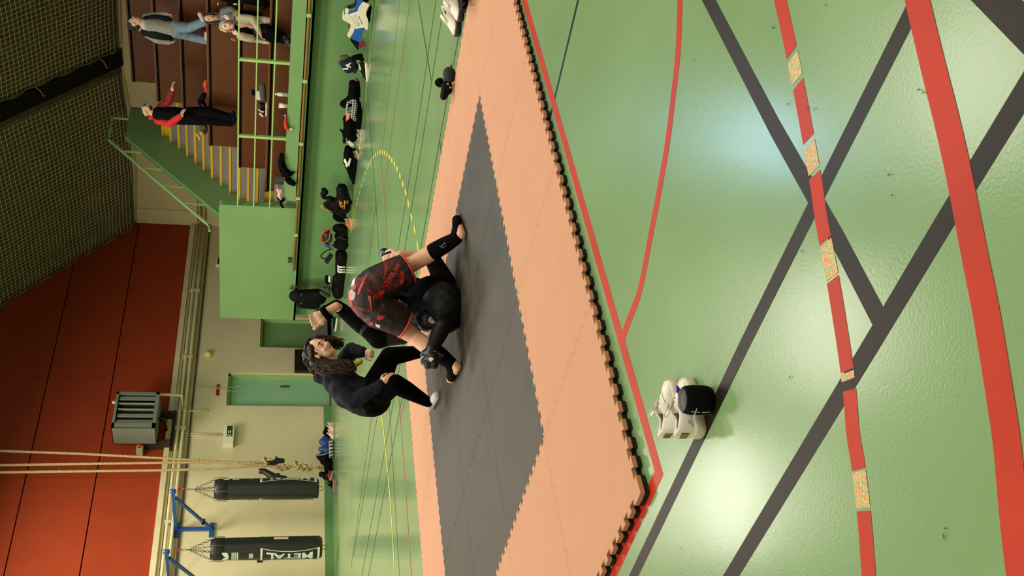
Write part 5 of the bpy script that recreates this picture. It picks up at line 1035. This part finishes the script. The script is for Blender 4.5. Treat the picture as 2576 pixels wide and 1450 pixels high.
g=MB(); chain(g,grow(aN[:-1]+[(aN[1][0].lerp(aN[2][0],.92),aN[2][1])],.015)); blob('sleeve',g,M('bright red sleeve',(204,38,32),.7,.3,var=.12,vscale=12),p5,.013,3,(.016,.06))
g=MB(); chain(g,grow(aF[:-1]+[(aF[1][0].lerp(aF[2][0],.92),aF[2][1])],.015)); blob('sleeve',g,M('dark red sleeve',(128,26,26),.7,.3),p5,.013,3,(.014,.06))  # far sleeve: the same red darkened, shade put into its colour
g=MB(); chain(g,q([(386,286,13,.02),(400,287,21),(440,291,26),(468,294,24)])); blob('vest',g,M('black body vest',(9,9,10),.8,.1,var=.15,vscale=9),p5,.014,4,(.014,.09)); g=MB(); chain(g,q([(384,294,8,-.04),(378,298,6,-.04)])); blob('hood',g,M('bright red sleeve',(204,38,32),.7),p5,.012,3)
g=MB(); chain(g,grow(lN,.016)); chain(g,grow(lF,.016)); chain(g,q([(460,293,24),(476,292,22)])); blob('trousers',g,M('black trousers',(9,9,11),.85,.1,var=.15,vscale=10),p5,.014,4,(.014,.09))
qshoe(p5,PX(586,309,X2),PX(589,297,X2-.22),syn,.05); qshoe(p5,PX(583,295,X2+.05),PX(587,284,X2-.15),syn,.05)
c,f,u,r,k=H5; R5=Matrix((r,f,u)).transposed(); g=MB(); g.ell(c+u*.05-f*.022,(.081,.098,.082),R5); blob('hair',g,M('dark hair',(26,22,18),.7),p5,.012,2); g=MB(); g.ell(c-u*.085+f*.045,(.055,.05,.035),R5); g.ell(c-u*.05+f*.085,(.034,.014,.016),R5); blob('beard',g,M('dark beard',(34,26,20),.8),p5,.010,2)
for s in (-1,1): m_=MB(); torus(m_,c+f*.105*k+r*s*.031*k+u*.01*k,f,.022,.003,14,ax=r); m_.build('glasses',black,p5)
# seated woman in beige coat
X3=13.62; q=lambda pts: [(PX(x,y,X3+(o[0] if o else 0)),r*.0062) for x,y,r,*o in pts]
p6=person('seated woman in beige coat with a light headband, resting chin near her hand',V3((X3,PX(690,80,X3).y,1.607)))
b=MB(); H6=head_on(b,PX(573,66,X3-.1),-FW+RT*.12+DN*.05,U_*1+RT*.02,.235); chain(b,q([(586,67,8),(596,68,9)])); chain(b,q([(606,68,17),(636,72,17),(660,78,19)]))
aR=q([(606,45,9,.0),(636,48,8,-.1),(655,84,5.5,-.3)]); aL=q([(607,92,9,.0),(634,97,8.5,-.2),(600,86,5.5,-.28)]); chain(b,aR); chain(b,aL); hand_on(b,aR[-1][0],-RT+DN*.3,DN,U_,.85,.4); hand_on(b,aL[-1][0],U_+RT*.25,FW*.5+RT*.5,RT,.85,.35)
lR=q([(662,70,13,-.02),(680,78,11,-.45),(716,92,8,-.40)]); lL=q([(662,86,13,-.02),(682,94,11,-.45),(722,101,8,-.42)]); chain(b,lR); chain(b,lL); blob('body',b,skin,p6,.012,3); face_on(H6,p6,None,True,M('red lips',(150,52,56),.4))
coat=M('beige wool coat',(176,164,138),.9,.2,var=.06,vscale=12); g=MB(); chain(g,grow(aR[:-1]+[(aR[1][0].lerp(aR[2][0],.85),aR[2][1])],.014)); chain(g,grow(aL[:-1]+[(aL[1][0].lerp(aL[2][0],.8),aL[2][1])],.014))
chain(g,q([(603,48,12,.0),(635,52,11,.0),(660,52,12,.0),(682,52,9,-.2)])); chain(g,q([(604,90,11,.05),(636,98,9,.05),(664,104,7,-.05),(690,110,5,-.2)])); blob('coat',g,coat,p6,.013,3,(.014,.07))
g=MB(); chain(g,q([(598,70,10,-.04),(618,74,14,-.04),(640,80,15,-.04)])); blob('black_top',g,blkc,p6,.013,3); g=MB(); chain(g,q([(650,76,17,-.06),(660,84,18,-.12)])); blob('skirt',g,M('maroon skirt',(66,32,36),.8),p6,.013,3)
g=MB(); chain(g,grow(lR,.014)); chain(g,grow(lL,.014)); blob('tights',g,blkc,p6,.013,3); g=MB(); chain(g,[(lR[1][0].lerp(lR[2][0],.6),.065),(lR[2][0],.06),(lR[2][0]+V3((-.14,0,-.06)),.05)]); blob('boot',g,M('dark boot',(34,34,30),.6),p6,.013,3); g=MB(); chain(g,[(lL[1][0].lerp(lL[2][0],.6),.065),(lL[2][0],.06),(lL[2][0]+V3((-.14,0,-.06)),.05)]); blob('boot',g,M('dark boot',(34,34,30),.6),p6,.013,3)
c,f,u,r,k=H6; R6=Matrix((r,f,u)).transposed(); g=MB(); g.ell(c+u*.03-f*.045,(.09,.085,.1),R6); 
for s in (-1,1): chain(g,[(c+r*s*.078-f*.01+u*.03,.022),(c+r*s*.085-u*.06,.024),(c+r*s*.08-u*.13+f*.02,.026)])
blob('hair',g,M('blond brown hair',(120,94,60),.6,var=.2,vscale=30),p6,.011,2); m_=MB(); m_.tube(spl([c+r*.088+u*.02-f*.01,c+r*.06+u*.105-f*.0,c+u*.13,c-r*.06+u*.105,c-r*.088+u*.02-f*.01],4),.017,8); m_.build('headband',M('pale headband',(196,192,176),.7),p6)
g=MB(); chain(g,q([(590,38,6,.05),(596,32,7,.02)])); chain(g,q([(585,98,5,.05),(592,101,4,.05)])); blob('fur_collar',g,M('tan fur',(142,116,78),.95,var=.2,vscale=30),p6,.012,2,(.012,.03))
# woman behind with dark hair
X4=14.42; q=lambda pts: [(PX(x,y,X4+(o[0] if o else 0)),r*.0065) for x,y,r,*o in pts]
p7=person('smiling seated woman with long dark hair behind the woman in the beige coat',V3((X4,PX(600,45,X4).y,2.14)))
b=MB(); H7=head_on(b,PX(530,46,X4),-FW-RT*.1+DN*.1,U_-RT*.03,.225); chain(b,q([(544,45,7),(552,44,8)])); chain(b,q([(562,42,15),(585,40,15),(600,40,16)])); aR=q([(562,28,8),(582,22,7,-.1),(598,34,5,-.25)]); aL=q([(563,58,8),(585,60,7,-.1),(600,50,5,-.25)]); chain(b,aR); chain(b,aL); lg=q([(600,36,12),(606,36,10,-.45),(650,38,7,-.42)]); chain(b,lg); lg2=q([(600,50,12),(606,50,10,-.45),(650,52,7,-.42)]); chain(b,lg2)
hand_on(b,aR[-1][0],DN-RT*.3,-U_,-RT,.8,.4); hand_on(b,aL[-1][0],DN+RT*.3,-U_,RT,.8,.4); blob('body',b,skin,p7,.012,3); face_on(H7,p7)
g=MB(); chain(g,q([(553,44,10),(563,42,17),(585,40,17),(600,40,17)])); chain(g,grow(aR,.012)); chain(g,grow(aL,.012)); sw_=blob('sweater',g,M('grey glitter sweater',(98,98,92),.6,var=.35,vscale=40),p7,.012,3); t7=bvh(sw_); print_poly(t7,[(556,38),(566,37),(573,40),(578,48),(570,50),(564,44),(558,43)],'white_print',M('pink white print',(226,206,210),.6),sw_,2,17,.006); print_poly(t7,[(557,38),(563,37),(565,43),(559,42)],'pink_print',M('pink print',(186,110,160),.6),sw_,2,17,.009); print_poly(t7,[(569,42),(574,43),(573,46)],'yellow_print',M('yellow print',(206,200,90),.6),sw_,2,17,.009)
g=MB(); chain(g,grow(lg,.012)); chain(g,grow(lg2,.012)); g.ell(lg[0][0].lerp(lg2[0][0],.5),.12); blob('trousers',g,blkc,p7,.013,3); 
for L_ in (lg,lg2): qshoe(p7,L_[-1][0]+V3((0,0,-.03)),L_[-1][0]+V3((-.15,0,-.05)),syn,.04)
c,f,u,r,k=H7; R7=Matrix((r,f,u)).transposed(); g=MB(); g.ell(c+u*.03-f*.04,(.092,.09,.1),R7)
for s in (-1,1): chain(g,[(c+r*s*.075+f*.01+u*.05,.026),(c+r*s*.085-u*.03+f*.01,.028),(c+r*s*.085-u*.13+f*.02,.034),(c+r*s*.07-u*.2+f*.05,.025)])
blob('hair',g,M('dark brown hair',(30,21,16),.6),p7,.011,2,(.008,.03))
# person in black, mostly outside the picture
X5=14.45; q=lambda pts: [(PX(x,y,X5+(o[0] if o else 0)),r*.0064) for x,y,r,*o in pts]
p8=person('person in black at the picture edge, reaching an arm behind the dark haired woman',V3((X5,PX(600,-18,X5).y,2.14)))
b=MB(); H8=head_on(b,PX(530,-30,X5),-FW,U_,.235); chain(b,q([(545,-28,8),(560,-24,14),(590,-20,17),(604,-18,18)])); aA=q([(560,-8,9,.0),(588,0,9,-.12),(575,26,6.5,.0)]); chain(b,aA); hand_on(b,aA[-1][0],-RT+U_*.6,FW,U_,.9,.4); aB=q([(562,-42,9),(585,-45,8,-.1),(604,-30,6,-.25)]); chain(b,aB); hand_on(b,aB[-1][0],DN,RT,FW,.9,.4)
l1=q([(604,-12,12),(612,-4,11,-.5),(664,8,7.5,-.50)]); l2=q([(604,-26,12),(612,-26,11,-.45),(664,-24,7,-.45)]); chain(b,l1); chain(b,l2); blob('body',b,skin,p8,.012,3); face_on(H8,p8)
g=MB(); chain(g,q([(552,-26,10),(562,-24,18),(590,-20,19),(602,-18,19)])); chain(g,grow(aA,.018)); chain(g,grow(aB,.016)); blob('jacket',g,blkc,p8,.013,3,(.014,.08)); g=MB(); chain(g,grow(l1,.018)); chain(g,grow(l2,.016)); g.ell(PX(604,-18,X5),.13); blob('trousers',g,M('black denim',(13,13,14),.9,.1),p8,.013,3,(.012,.07))
qshoe(p8,PX(670,12,X5-.5),PX(662,18,X5-.72),syn,.05); qshoe(p8,PX(668,-24,X5-.45),PX(664,-20,X5-.65),syn,.05); g=MB(); g.ell(H8[0]+U_*.03,(.092,.092,.1)); blob('hair',g,M('dark hair',(26,22,18),.7),p8,.012,2)
MB().obox(PX(592,11,X5-.35),(DN*.03,RT*.012,FW*.01)).build('wrist_band',M('pale band',(196,196,186),.5),p8)
